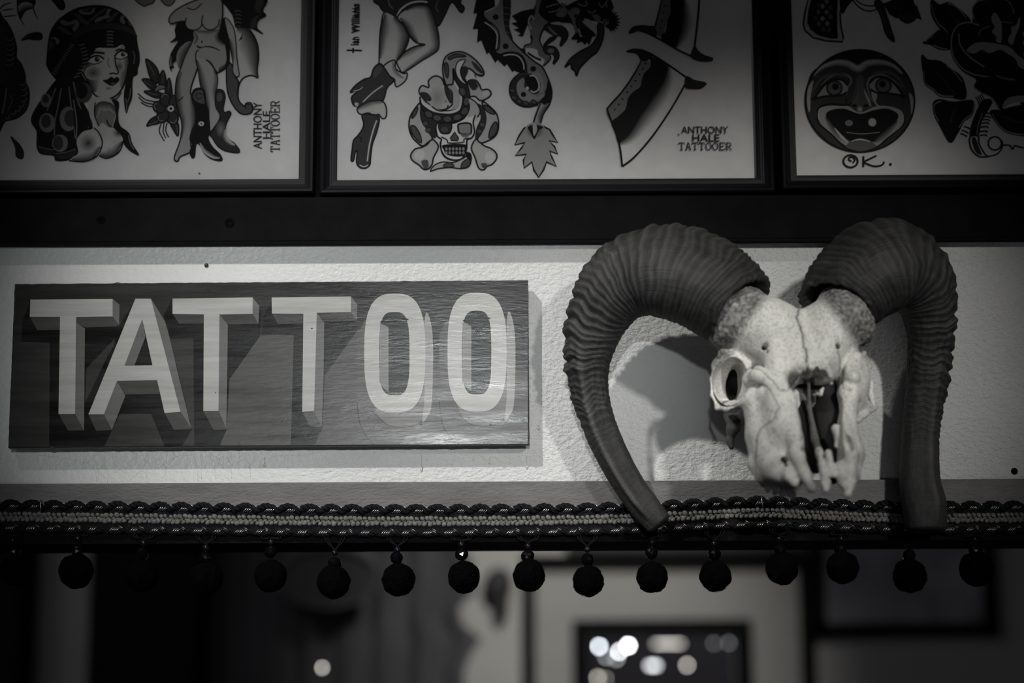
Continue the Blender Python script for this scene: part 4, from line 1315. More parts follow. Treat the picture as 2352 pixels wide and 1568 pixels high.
for (cx, cy, hw, hh, hx, hy) in ((925, 635, 212, 412, 105, 288), (1495, 628, 205, 412, 102, 290)):
    I.F([(cx - 205, cy - 230), (cx - 262, cy - 120), (cx - 262, cy + 360), (cx - 225, cy + 520), (cx - 160, cy + 632), (cx + 105, cy + 630), (cx + 200, cy + 480), (cx + 220, cy + 330), (cx, cy)], 0.075, False)
    I.L([(cx - 262, cy + 340), (cx - 235, cy + 510), (cx - 150, cy + 630)], 5, SH * 2)
    # block side seen below and at the right
    I.F(oval(cx + 45, cy + 98, hw - 4, hh, 2.9), 0.125, False)
    I.F([(cx + 210, cy - 260), (cx + 262, cy - 130), (cx + 258, cy + 330), (cx + 225, cy + 440), (cx + 190, cy + 470), (cx + 205, cy + 300)], 0.24, True)
    I.L([(cx - 160, cy + 400), (cx - 60, cy + 490), (cx + 20, cy + 512), (cx + 130, cy + 505)], 4, SH * 3)
    I.F(oval(cx, cy, hw, hh), FACE, False)
    I.F(oval(cx - 3, cy + 4, hx, hy, 3.4), SH * 2.2, False)
    I.F([(cx - hx + 2, cy - hy * 0.72), (cx - hx + 62, cy - hy * 0.62), (cx - hx + 62, cy + hy * 0.93), (cx - hx + 30, cy + hy * 0.86), (cx - hx - 2, cy + hy * 0.7)], 0.17, False)
    I.L([(cx - hx + 6, cy - hy * 0.74), (cx - 20, cy - hy * 0.9), (cx + hx - 10, cy - hy * 0.80)], 8, SH)


def poly(p, g):
    I.F(p, g, False)


I.zoom(0, 600, 3.0156)
# first T
poly([(530, 385), (530, 425), (588, 465), (582, 1170), (520, 1055)], SIDE)
poly([(780, 260), (828, 300), (825, 440), (780, 380)], SIDE)
poly([(208, 383), (415, 383), (415, 475), (258, 477)], UND)
poly([(528, 383), (780, 380), (825, 440), (810, 450), (588, 458), (530, 425)], UND)
poly([(405, 1055), (520, 1055), (582, 1170), (472, 1172)], UND)
poly([(210, 265), (780, 260), (780, 381), (528, 385), (520, 1056), (405, 1056), (416, 384), (206, 384)], FACE)
# A
poly([(1045, 258), (1140, 410), (1160, 470), (1325, 1160), (1250, 1040)], SIDE)
poly([(810, 828), (868, 930), (775, 1168), (720, 1058)], SIDE)
poly([(810, 828), (1090, 822), (1106, 918), (866, 922)], UND)
poly([(612, 1058), (720, 1058), (776, 1168), (665, 1174)], UND)
poly([(1140, 1050), (1250, 1040), (1322, 1160), (1205, 1168)], UND)
poly([(938, 258), (1045, 258), (1250, 1040), (1140, 1051), (1088, 822), (810, 828), (720, 1059), (612, 1059)], FACE)
poly([(985, 398), (1056, 720), (862, 723)], SH * 1.5)
poly([(985, 398), (1008, 520), (930, 723), (862, 723)], SIDE)
# second T
poly([(1520, 368), (1578, 440), (1575, 700), (1568, 1162), (1515, 1035)], SIDE)
poly([(1750, 250), (1796, 310), (1790, 432), (1750, 362)], SIDE)
poly([(1195, 362), (1412, 365), (1412, 430), (1242, 433)], UND)
poly([(1518, 366), (1750, 362), (1790, 432), (1576, 437)], UND)
poly([(1408, 1035), (1515, 1035), (1568, 1165), (1480, 1167)], UND)
poly([(1195, 258), (1750, 250), (1750, 363), (1520, 368), (1514, 1036), (1408, 1036), (1412, 367), (1195, 363)], FACE)
I.zoom(600, 600, 3.0157)
# third T
poly([(385, 355), (436, 425), (432, 800), (420, 1142), (365, 1035)], SIDE)
poly([(622, 243), (666, 300), (662, 412), (622, 350)], SIDE)
poly([(75, 360), (293, 360), (293, 430), (116, 436)], UND)
poly([(385, 353), (622, 350), (662, 412), (435, 420)], UND)
poly([(285, 1038), (365, 1035), (420, 1142), (410, 1150), (335, 1140)], UND * 1.3)
poly([(72, 250), (622, 243), (622, 351), (385, 356), (366, 1036), (284, 1040), (292, 362), (74, 361)], FACE)
# small chips of bare wood along the lower edge and a few spots
rg = random.Random(5)
for k in range(26):
    x = rg.uniform(-500, 1840)
    y = rg.choice([1262, 1258, rg.uniform(1050, 1250), rg.uniform(160, 1250)])
    I.E((x, y + rg.uniform(-4, 4)), rg.uniform(2, 6), rg.uniform(2, 5), SH * 1.2, n=8)
for (x, y) in ((1106, 1122), (1588, 1130), (1018, 1262), (1580, 1258), (1800, 1255), (1840, 728)):
    I.E((x, y), 9, 9, SH, n=10)
# the varnished painting lies flat on the board
I.build('lettering', M['signpaint'], sign)
rebase(sign)


# ------------------------------------------------------------------ implicit surface modelling for the skull
DZ = 0.034


class SDF:
    def __init__(s, lo, hi, h):
        s.lo, s.h = np.array(lo), h
        s.n = np.ceil((np.array(hi) - s.lo) / h).astype(int) + 1
        s.g = np.full(s.n, 1.0, dtype=np.float32)
        s.ax = [s.lo[i] + h * np.arange(s.n[i]) for i in range(3)]

    def _sub(s, c0, c1, pad):
        a = np.maximum(0, np.floor((np.minimum(c0, c1) - pad - s.lo) / s.h).astype(int))
        b = np.minimum(s.n, np.ceil((np.maximum(c0, c1) + pad - s.lo) / s.h).astype(int) + 1)
        sl = tuple(slice(a[i], b[i]) for i in range(3))
        X = np.meshgrid(*[s.ax[i][sl[i]] for i in range(3)], indexing='ij')
        return sl, X

    def _mix(s, sl, d, k, mode):
        g = s.g[sl]
        if mode == 'sub':
            d = -d
            h = np.clip(0.5 - 0.5 * (g - d) / k, 0, 1)
            s.g[sl] = g * (1 - h) + d * h + k * h * (1 - h)
        else:
            h = np.clip(0.5 + 0.5 * (g - d) / k, 0, 1)
            s.g[sl] = g * (1 - h) + d * h - k * h * (1 - h)

    def ell(s, c, r, k=0.006, rot=None, mode='add'):
        """c = (px,py,d); r = (px, px, metres) along picture x, picture y, depth; rot = degrees in the picture plane"""
        w = np.array(W(c[0], c[1], c[2] + DZ))
        rr = np.array([MP(r[0], c[2]), r[2], MP(r[1], c[2])])
        sl, X = s._sub(w, w, rr.max() + k * 2 + 0.004)
        P = [X[i] - w[i] for i in range(3)]
        if rot is not None:
            if isinstance(rot, (int, float)):
                Rm = Matrix.Rotation(math.radians(rot), 3, 'Y')
            else:
                Rm = rot
            A = np.array(Rm.transposed())
            P = [A[i][0] * P[0] + A[i][1] * P[1] + A[i][2] * P[2] for i in range(3)]
        k0 = np.sqrt(sum((P[i] / rr[i]) ** 2 for i in range(3)))
        k1 = np.sqrt(sum((P[i] / rr[i] ** 2) ** 2 for i in range(3))) + 1e-9
        s._mix(sl, k0 * (k0 - 1) / k1, k, mode)
        return s

    def cap(s, pts, k=0.004, mode='add', sq=1.0):
        """rounded chain: pts = [(px,py,d,r px)]"""
        for a, b in zip(pts[:-1], pts[1:]):
            wa, wb = np.array(W(a[0], a[1], a[2] + DZ)), np.array(W(b[0], b[1], b[2] + DZ))
            ra, rb = MP(a[3], a[2]), MP(b[3], b[2])
            sl, X = s._sub(wa, wb, max(ra, rb) + k * 2 + 0.003)
            ba = wb - wa
            L = float(ba @ ba) + 1e-12
            t = np.clip(((X[0] - wa[0]) * ba[0] + (X[1] - wa[1]) * ba[1] + (X[2] - wa[2]) * ba[2]) / L, 0, 1)
            d = np.sqrt((X[0] - wa[0] - t * ba[0]) ** 2 + ((X[1] - wa[1] - t * ba[1]) * sq) ** 2 + (X[2] - wa[2] - t * ba[2]) ** 2)
            s._mix(sl, d - (ra + (rb - ra) * t), k, mode)
        return s

    def mesh(s):
        g = s.g
        nx, ny, nz = g.shape
        ins = g < 0
        corner = [(0, 0, 0), (1, 0, 0), (0, 1, 0), (1, 1, 0), (0, 0, 1), (1, 0, 1), (0, 1, 1), (1, 1, 1)]
        cs = np.zeros((nx - 1, ny - 1, nz - 1), dtype=np.int8)
        for (i, j, k) in corner:
            cs += ins[i:nx - 1 + i, j:ny - 1 + j, k:nz - 1 + k]
        act = (cs > 0) & (cs < 8)
        idx = np.argwhere(act)
        vid = -np.ones(act.shape, dtype=np.int64)
        vid[act] = np.arange(len(idx))
        acc = np.zeros((len(idx), 3))
        cnt = np.zeros(len(idx))
        V = [g[idx[:, 0] + i, idx[:, 1] + j, idx[:, 2] + k] for (i, j, k) in corner]
        for a in range(8):
            for b in range(a + 1, 8):
                df = [corner[b][q] - corner[a][q] for q in range(3)]
                if sum(abs(q) for q in df) != 1:
                    continue
                m = (V[a] < 0) != (V[b] < 0)
                t = V[a][m] / (V[a][m] - V[b][m])
                acc[m] += np.array(corner[a]) + t[:, None] * np.array(df)
                cnt[m] += 1
        vert = s.lo + s.h * (idx + acc / cnt[:, None])
        F = []
        # x edges
        m = np.argwhere(ins[:-1, 1:-1, 1:-1] != ins[1:, 1:-1, 1:-1]) + np.array([0, 1, 1])
        f = ins[m[:, 0], m[:, 1], m[:, 2]]
        q = [vid[m[:, 0], m[:, 1] - 1 + a, m[:, 2] - 1 + b] for a, b in ((0, 0), (1, 0), (1, 1), (0, 1))]
        q = np.stack(q, 1)
        q[~f] = q[~f][:, ::-1]
        F.append(q)
        m = np.argwhere(ins[1:-1, :-1, 1:-1] != ins[1:-1, 1:, 1:-1]) + np.array([1, 0, 1])
        f = ins[m[:, 0], m[:, 1], m[:, 2]]
        q = np.stack([vid[m[:, 0] - 1 + a, m[:, 1], m[:, 2] - 1 + b] for a, b in ((0, 0), (0, 1), (1, 1), (1, 0))], 1)
        q[~f] = q[~f][:, ::-1]
        F.append(q)
        m = np.argwhere(ins[1:-1, 1:-1, :-1] != ins[1:-1, 1:-1, 1:]) + np.array([1, 1, 0])
        f = ins[m[:, 0], m[:, 1], m[:, 2]]
        q = np.stack([vid[m[:, 0] - 1 + a, m[:, 1] - 1 + b, m[:, 2]] for a, b in ((0, 0), (1, 0), (1, 1), (0, 1))], 1)
        q[~f] = q[~f][:, ::-1]
        F.append(q)
        F = np.concatenate(F)
        F = F[(F >= 0).all(1)]
        return vert, F


# ------------------------------------------------------------------ ram skull
skull = thing('ram_skull', 'bleached ram skull with big ridged dark horns hanging in front of the wall', 'skull', tuple(W(1835, 760, 0.0)))
lo = np.array(W(1570, 1185, 0.28)); hi = np.array(W(2055, 600, 0.0))
lo[0] = min(lo[0], W(1570, 900, 0.0).x); hi[0] = max(hi[0], W(2055, 900, 0.0).x)
G = SDF((lo[0], -0.31, lo[2] + 0.0), (hi[0] + 0.0, 0.0, hi[2] + 0.0), 0.00125)

# braincase and back of the head, reaching the wall
G.ell((1845, 800, 0.070), (95, 85, 0.066), 0.01)
G.ell((1845, 800, 0.005), (60, 60, 0.040), 0.02)
# broad frontal plates either side of the suture
G.ell((1765, 770, 0.115), (88, 84, 0.052), 0.012, 10)
G.ell((1900, 768, 0.113), (70, 80, 0.048), 0.012, -12)
G.ell((1805, 815, 0.138), (58, 75, 0.036), 0.012)
G.ell((1885, 812, 0.136), (48, 72, 0.034), 0.012)
# horn cores
G.cap([(1775, 760, 0.110, 52), (1708, 730, 0.096, 66)], 0.012)
G.ell((1692, 733, 0.102), (56, 82, 0.044), 0.008, 39)
G.cap([(1895, 760, 0.110, 48), (1934, 728, 0.096, 60)], 0.012)
G.ell((1944, 726, 0.102), (50, 78, 0.044), 0.008, -41)
# central saddle between the cores
G.ell((1832, 652, 0.10), (34, 52, 0.06), 0.012, mode='sub')
# frontal tongues running down to the nasal stump
G.cap([(1785, 820, 0.160, 30), (1786, 878, 0.176, 22)], 0.010)
G.cap([(1836, 800, 0.163, 26), (1838, 842, 0.172, 16), (1842, 852, 0.173, 9)], 0.008)
G.cap([(1880, 815, 0.160, 26), (1893, 858, 0.172, 14), (1908, 895, 0.172, 8)], 0.008)
G.cap([(1866, 830, 0.168, 11), (1872, 868, 0.176, 6)], 0.004)
# orbit, left: mass, rim and socket
G.ell((1690, 870, 0.100), (54, 68, 0.042), 0.006, 6)
G.cap([(1680, 804, 0.132, 5), (1660, 808, 0.130, 5), (1642, 832, 0.122, 4.5), (1635, 870, 0.116, 4.5), (1638, 908, 0.118, 5), (1650, 936, 0.126, 6),
       (1668, 938, 0.138, 7), (1698, 922, 0.152, 8), (1728, 912, 0.162, 10)], 0.004)
G.ell((1680, 870, 0.152), (41.5, 61.5, 0.066), 0.002, 4, mode='sub')
G.ell((1686, 878, 0.090), (17, 44, 0.050), 0.002, 8, mode='sub')
G.ell((1697, 914, 0.112), (5, 5, 0.02), 0.002, mode='sub')
# lacrimal swelling and ridge, left
G.cap([(1722, 872, 0.158, 17), (1742, 862, 0.170, 19), (1764, 870, 0.176, 15)], 0.004)
G.cap([(1764, 870, 0.176, 15), (1784, 900, 0.182, 13), (1796, 935, 0.185, 11)], 0.005)
G.cap([(1728, 912, 0.162, 9), (1752, 902, 0.172, 10), (1770, 920, 0.177, 9), (1774, 955, 0.178, 8)], 0.004)
# upper jaw, left
G.cap([(1750, 928, 0.150, 42), (1768, 1000, 0.165, 50), (1784, 1066, 0.180, 52)], 0.010)
G.ell((1800, 985, 0.178), (48, 105, 0.030), 0.010, -6)
G.cap([(1806, 920, 0.186, 17), (1822, 990, 0.200, 20), (1836, 1050, 0.212, 16)], 0.006)
G.cap([(1744, 1010, 0.165, 16), (1734, 1062, 0.172, 15), (1752, 1096, 0.182, 16)], 0.006)
G.cap([(1786, 1080, 0.200, 30), (1828, 1096, 0.212, 20)], 0.008)
G.cap([(1826, 1040, 0.212, 14), (1848, 1088, 0.224, 12), (1864, 1122, 0.228, 10)], 0.005)
G.cap([(1800, 1060, 0.208, 10), (1812, 1095, 0.218, 10), (1826, 1110, 0.222, 9)], 0.004)
# upper jaw, right
G.cap([(1948, 905, 0.150, 26), (1940, 960, 0.160, 24), (1952, 1040, 0.175, 30), (1952, 1092, 0.19, 24)], 0.008)
G.cap([(1925, 925, 0.172, 10), (1942, 985, 0.186, 12), (1955, 1045, 0.196, 14), (1950, 1108, 0.208, 14), (1947, 1136, 0.214, 9)], 0.005)
G.cap([(1922, 992, 0.182, 12), (1908, 988, 0.188, 7)], 0.004)
G.cap([(1925, 1016, 0.184, 9), (1922, 1002, 0.186, 6)], 0.003)
G.ell((1950, 1020, 0.195), (9, 22, 0.010), 0.003, -8, mode='sub')
G.cap([(1928, 1068, 0.198, 12), (1934, 1110, 0.210, 10)], 0.005)
# orbit and cheek, right (seen edge on)
G.ell((1955, 880, 0.118), (36, 72, 0.034), 0.010)
G.cap([(1985, 812, 0.112, 7), (1994, 840, 0.104, 7), (1998, 885, 0.102, 7), (2002, 915, 0.108, 6), (2008, 938, 0.112, 4)], 0.004)
G.cap([(2008, 938, 0.112, 4), (1986, 950, 0.126, 7), (1966, 966, 0.138, 9)], 0.005)
G.cap([(1966, 820, 0.140, 10), (1952, 850, 0.150, 12)], 0.006)
G.ell((1957, 868, 0.150), (18, 18, 0.014), 0.004)
G.ell((1974, 862, 0.118), (24, 52, 0.020), 0.005, -4)
G.cap([(1964, 925, 0.132, 20), (1996, 936, 0.116, 9)], 0.005)
G.cap([(1990, 815, 0.122, 3), (1984, 880, 0.128, 4)], 0.003, 'sub')
G.cap([(1952, 902, 0.156, 10), (1972, 912, 0.140, 9), (1996, 930, 0.122, 7)], 0.004)
G.ell((1950, 896, 0.166), (12, 6, 0.01), 0.003, mode='sub')
# hard palate behind, closing the mouth side
G.ell((1850, 970, 0.110), (85, 80, 0.034), 0.010)
# nasal opening
G.cap([(1858, 884, 0.165, 20), (1878, 930, 0.165, 52), (1880, 985, 0.170, 46), (1886, 1040, 0.180, 38), (1884, 1092, 0.20, 17)], 0.004, 'sub', 0.33)
G.cap([(1846, 876, 0.195, 15), (1862, 935, 0.205, 27), (1866, 1000, 0.215, 20), (1876, 1060, 0.225, 20)], 0.004, 'sub', 0.5)
G.cap([(1874, 1050, 0.235, 14), (1886, 1096, 0.245, 13)], 0.003, 'sub', 0.4)
G.cap([(1898, 1060, 0.215, 17), (1915, 1120, 0.235, 12), (1920, 1150, 0.24, 10)], 0.003, 'sub', 0.45)
G.ell((1890, 866, 0.180), (13, 17, 0.02), 0.003, mode='sub')
# vomer, premaxillary prongs
G.cap([(1857, 862, 0.150, 4), (1858, 935, 0.142, 6), (1872, 1010, 0.152, 9), (1890, 1066, 0.188, 10), (1896, 1110, 0.218, 11), (1897, 1124, 0.222, 8)], 0.003)
G.cap([(1902, 1040, 0.190, 8), (1912, 1090, 0.205, 8)], 0.003)
G.cap([(1868, 898, 0.140, 5), (1884, 904, 0.142, 5), (1890, 892, 0.142, 4)], 0.003)
G.cap([(1938, 985, 0.172, 9), (1920, 984, 0.178, 9), (1928, 1002, 0.178, 10), (1922, 1024, 0.178, 6)], 0.003)
# jagged broken edge at the nasal stump and at the right plate
for (x, y, d, r) in ((1838, 862, 0.19, 6), (1852, 856, 0.19, 5), (1877, 872, 0.19, 5), (1848, 1008, 0.215, 7), (1843, 985, 0.212, 4), (1846, 1030, 0.22, 5), (1846, 948, 0.205, 4), (1912, 1000, 0.2, 5)):
    G.ell((x, y, d), (r, r * 1.4, 0.02), 0.0015, mode='sub')
rj = random.Random(9)
for k in range(26):
    a = k / 25
    x = 1826 + 82 * a
    y = 872 - 16 * math.sin(a * math.pi) + rj.uniform(-9, 9)
    G.ell((x, y, 0.172), (rj.uniform(2.5, 5), rj.uniform(3, 9), 0.014), 0.0012, mode='sub')
# small holes
for (x, y, d, r) in ((1757, 797, 0.160, 7.5), (1922, 797, 0.155, 7), (1762, 808, 0.165, 3), (1802, 1056, 0.210, 9), (1787, 703, 0.14, 2.6), (1806, 1068, 0.215, 5)):
    G.ell((x, y, d), (r, r, 0.034), 0.0010, mode='sub')
# cheek teeth under the left jaw
for (x, y, d, r) in ((1752, 1108, 0.165, 8), (1764, 1118, 0.170, 9), (1780, 1126, 0.178, 9), (1797, 1132, 0.184, 9), (1822, 1138, 0.190, 9), (1812, 1134, 0.186, 7)):
    G.ell((x, y, d), (r * 0.8, r * 1.35, 0.006), 0.002)
# stray prong behind the left cheek
G.cap([(1722, 950, 0.10, 12), (1690, 958, 0.075, 14), (1682, 985, 0.070, 13), (1677, 1010, 0.068, 7), (1680, 1026, 0.068, 7)], 0.005)
G.cap([(1688, 972, 0.07, 9), (1698, 984, 0.072, 5)], 0.003)

# surface pitting
sh_ = G.g.shape
near = np.argwhere(np.abs(G.g) < 0.004)
vv, ff = G.mesh()
pos = np.array(vv)
cam_np = np.array(CAM)
Rn = np.array(RI)
q = (pos - cam_np) @ Rn.T
ppx = np.stack([IW / 2 + FPX * q[:, 0] / -q[:, 2], IH / 2 - FPX * q[:, 1] / -q[:, 2]], 1)


def seg_dist(P, line):
    dd = np.full(len(P), 1e9)
    for a, b in zip(line[:-1], line[1:]):
        a, b = np.array(a, float), np.array(b, float)
        t = np.clip(((P - a) @ (b - a)) / ((b - a) @ (b - a)), 0, 1)
        dd = np.minimum(dd, np.linalg.norm(P - (a + t[:, None] * (b - a)), axis=1))
    return dd


def Zs(pts):
    return [(1580 + p[0] / 2.6125, 560 + p[1] / 2.6125) for p in pts]


random.seed(4)


def wob(pts, a=2.2, n=5):
    P = crv(pts, n)
    return [(p[0] + random.uniform(-a, a), p[1] + random.uniform(-a, a) * 0.6) for p in P]


stain = np.zeros(len(pos))
groove = np.zeros(len(pos))
for line, w, s_ in ((wob(Zs([(640, 365), (668, 390), (655, 440), (672, 490), (690, 560), (700, 620), (716, 660), (714, 710)])), 2.6, 0.9),
                    (wob(Zs([(345, 760), (380, 745), (440, 755), (480, 800), (520, 830), (540, 870)]), 1.5), 1.8, 0.75),
                    (wob(Zs([(380, 850), (440, 845), (490, 880), (520, 940), (550, 990)]), 1.5), 1.5, 0.6),
                    (wob(Zs([(530, 990), (515, 1050), (465, 1085), (430, 1120), (410, 1180), (405, 1250), (400, 1310)]), 1.5), 1.7, 0.75),
                    (wob(Zs([(905, 640), (915, 720), (905, 800), (890, 880)]), 1.5), 1.6, 0.7),
                    (wob(Zs([(930, 760), (925, 840), (940, 890)]), 1.5), 1.5, 0.6),
                    (wob(Zs([(540, 870), (590, 880), (620, 850), (660, 800)]), 1.5), 2.2, 0.6)):
    dd = seg_dist(ppx, line)
    front = pos[:, 1] < -0.125 - DZ
    stain = np.maximum(stain, np.where(front, s_ * np.exp(-(dd / w) ** 2), 0))
    groove = np.maximum(groove, np.where(front, np.exp(-(dd / w) ** 2) * 0.0009, 0))
nd = np.hypot((ppx[:, 0] - 1868) / 42, (ppx[:, 1] - 858) / 26)
stain = np.maximum(stain, np.where((pos[:, 1] < -0.125 - DZ), np.clip(1.25 - nd, 0, 1) * 0.8 * np.clip(0.7 + np.array([noise.noise(Vector(p) * 200) for p in pos]), 0, 1), 0))
# porous collars where the horns grew
for (cx, cy, ux, uy, sgn) in ((1700, 748, -0.82, -0.56, 1), (1948, 748, 0.80, -0.60, 1)):
    t = (ppx[:, 0] - cx) * ux + (ppx[:, 1] - cy) * uy
    m = np.clip((t + 22) / 22, 0, 1)
    stain = np.maximum(stain, m * np.array([0.82 + 0.35 * noise.noise(Vector(p) * 260) for p in pos]))
    groove = np.maximum(groove, 0)
collar = np.clip(stain * 1.5, 0, 1)
nz_ = np.array([noise.noise(Vector(p) * 170) * 0.6 + noise.noise(Vector(p) * 420) * 0.4 for p in pos])
nb_ = np.array([noise.noise(Vector(p) * 60) for p in pos])
# vertex normals
me_tmp = bpy.data.meshes.new('tmp')
me_tmp.from_pydata(pos.tolist(), [], ff.tolist())
nrm = np.zeros(len(pos) * 3)
me_tmp.vertices.foreach_get('normal', nrm)
nrm = nrm.reshape(-1, 3)
# light smoothing
e = np.zeros(len(me_tmp.edges) * 2, dtype=np.int64)
me_tmp.edges.foreach_get('vertices', e)
e = e.reshape(-1, 2)
for it in range(2):
    acc = np.zeros_like(pos)
    cnt = np.zeros(len(pos))
    np.add.at(acc, e[:, 0], pos[e[:, 1]])
    np.add.at(acc, e[:, 1], pos[e[:, 0]])
    np.add.at(cnt, e[:, 0], 1)
    np.add.at(cnt, e[:, 1], 1)
    pos = pos * 0.5 + 0.5 * acc / np.maximum(cnt, 1)[:, None]
isc = np.where(stain > 0.5, 1.0, 0.0)
disp = nz_ * (0.00035 + 0.0016 * collar * (stain > 0.3)) + nb_ * 0.0009 - groove
pos = pos + nrm * disp[:, None]
bpy.data.meshes.remove(me_tmp)
# colour: bone with grime, darker in the sutures and the porous collars
base = np.array([0.90, 0.895, 0.845])
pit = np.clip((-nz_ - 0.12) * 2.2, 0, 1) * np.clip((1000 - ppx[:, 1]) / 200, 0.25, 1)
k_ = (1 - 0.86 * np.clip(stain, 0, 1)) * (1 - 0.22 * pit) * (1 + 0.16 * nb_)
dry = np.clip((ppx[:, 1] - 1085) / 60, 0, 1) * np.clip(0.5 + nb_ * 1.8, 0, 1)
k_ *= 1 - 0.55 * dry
nose_dim = np.clip((ppx[:, 1] - 900) / 160, 0, 1)  # painted dimming of light towards the nose, mixed with smear stains
k_ *= 1 - nose_dim * (0.30 + 0.5 * np.clip(nb_ + 0.1, 0, 0.5))
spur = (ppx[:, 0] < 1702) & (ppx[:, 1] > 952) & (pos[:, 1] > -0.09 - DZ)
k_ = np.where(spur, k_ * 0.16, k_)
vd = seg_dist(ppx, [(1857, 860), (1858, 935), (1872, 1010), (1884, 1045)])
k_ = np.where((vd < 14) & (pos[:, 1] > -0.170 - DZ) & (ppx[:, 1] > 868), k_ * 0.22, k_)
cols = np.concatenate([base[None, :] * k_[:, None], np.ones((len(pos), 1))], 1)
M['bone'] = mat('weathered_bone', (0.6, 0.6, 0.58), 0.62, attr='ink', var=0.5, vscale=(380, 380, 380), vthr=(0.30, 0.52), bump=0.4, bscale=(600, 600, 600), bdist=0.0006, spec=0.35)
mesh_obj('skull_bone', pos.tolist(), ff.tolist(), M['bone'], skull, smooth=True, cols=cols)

# dried tissue inside the nose, dark to stand in for deep shade
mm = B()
M['tissue_shade'] = mat('dark_tissue_shade', (0.012, 0.011, 0.011), 0.75, bump=0.5, bscale=(300, 300, 300), bdist=0.001)
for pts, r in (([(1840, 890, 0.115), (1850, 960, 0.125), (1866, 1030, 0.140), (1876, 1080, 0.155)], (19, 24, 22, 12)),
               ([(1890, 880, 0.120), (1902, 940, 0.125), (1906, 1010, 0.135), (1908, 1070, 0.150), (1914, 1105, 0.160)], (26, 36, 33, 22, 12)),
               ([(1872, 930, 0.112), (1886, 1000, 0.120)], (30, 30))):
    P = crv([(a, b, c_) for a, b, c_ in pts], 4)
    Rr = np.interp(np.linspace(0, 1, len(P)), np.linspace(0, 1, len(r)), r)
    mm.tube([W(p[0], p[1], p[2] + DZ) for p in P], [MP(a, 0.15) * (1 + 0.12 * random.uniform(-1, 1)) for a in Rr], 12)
mm.build('nasal_shade_tissue', M['tissue_shade'], skull)
B().tube([W(1690, 845 + 8 * k, 0.040 + DZ) for k in range(9)], [MP(a, 0.15) for a in (20, 28, 33, 35, 36, 35, 33, 28, 20)], 14).build('socket_shade_plug', M['tissue_shade'], skull)  # added dark plug, stands for the shade deep in the socket


# ------------------------------------------------------------------ horns
def horn_mat():
    m = bpy.data.materials.new('horn_keratin')
    m.use_nodes = True
    nt = m.node_tree
    b = nt.nodes['Principled BSDF']
    b.inputs['Roughness'].default_value = 0.58
    b.inputs['Specular IOR Level'].default_value = 0.4
    a = nt.nodes.new('ShaderNodeAttribute')
    a.attribute_name = 'ink'
    nt.links.new(a.outputs['Color'], b.inputs['Base Color'])
    uv = nt.nodes.new('ShaderNodeUVMap')
    mp = nt.nodes.new('ShaderNodeMapping')
    mp.inputs['Scale'].default_value = (18, 420, 1)
    nt.links.new(uv.outputs[0], mp.inputs[0])
    n = nt.nodes.new('ShaderNodeTexNoise')
    n.inputs['Scale'].default_value = 1
    n.inputs['Detail'].default_value = 4
    nt.links.new(mp.outputs[0], n.inputs['Vector'])
    mp2 = nt.nodes.new('ShaderNodeMapping')
    mp2.inputs['Scale'].default_value = (160, 16, 1)
    nt.links.new(uv.outputs[0], mp2.inputs[0])
    n2 = nt.nodes.new('ShaderNodeTexNoise')
    n2.inputs['Scale'].default_value = 1
    n2.inputs['Detail'].default_value = 4
    nt.links.new(mp2.outputs[0], n2.inputs['Vector'])
    ad = nt.nodes.new('ShaderNodeMath')
    ad.operation = 'ADD'
    nt.links.new(n.outputs['Fac'], ad.inputs[0])
    nt.links.new(n2.outputs['Fac'], ad.inputs[1])
    bp = nt.nodes.new('ShaderNodeBump')
    bp.inputs['Strength'].default_value = 0.55
    bp.inputs['Distance'].default_value = 0.0016
    nt.links.new(ad.outputs[0], bp.inputs['Height'])
    nt.links.new(bp.outputs[0], b.inputs['Normal'])
    return m


M['horn'] = horn_mat()


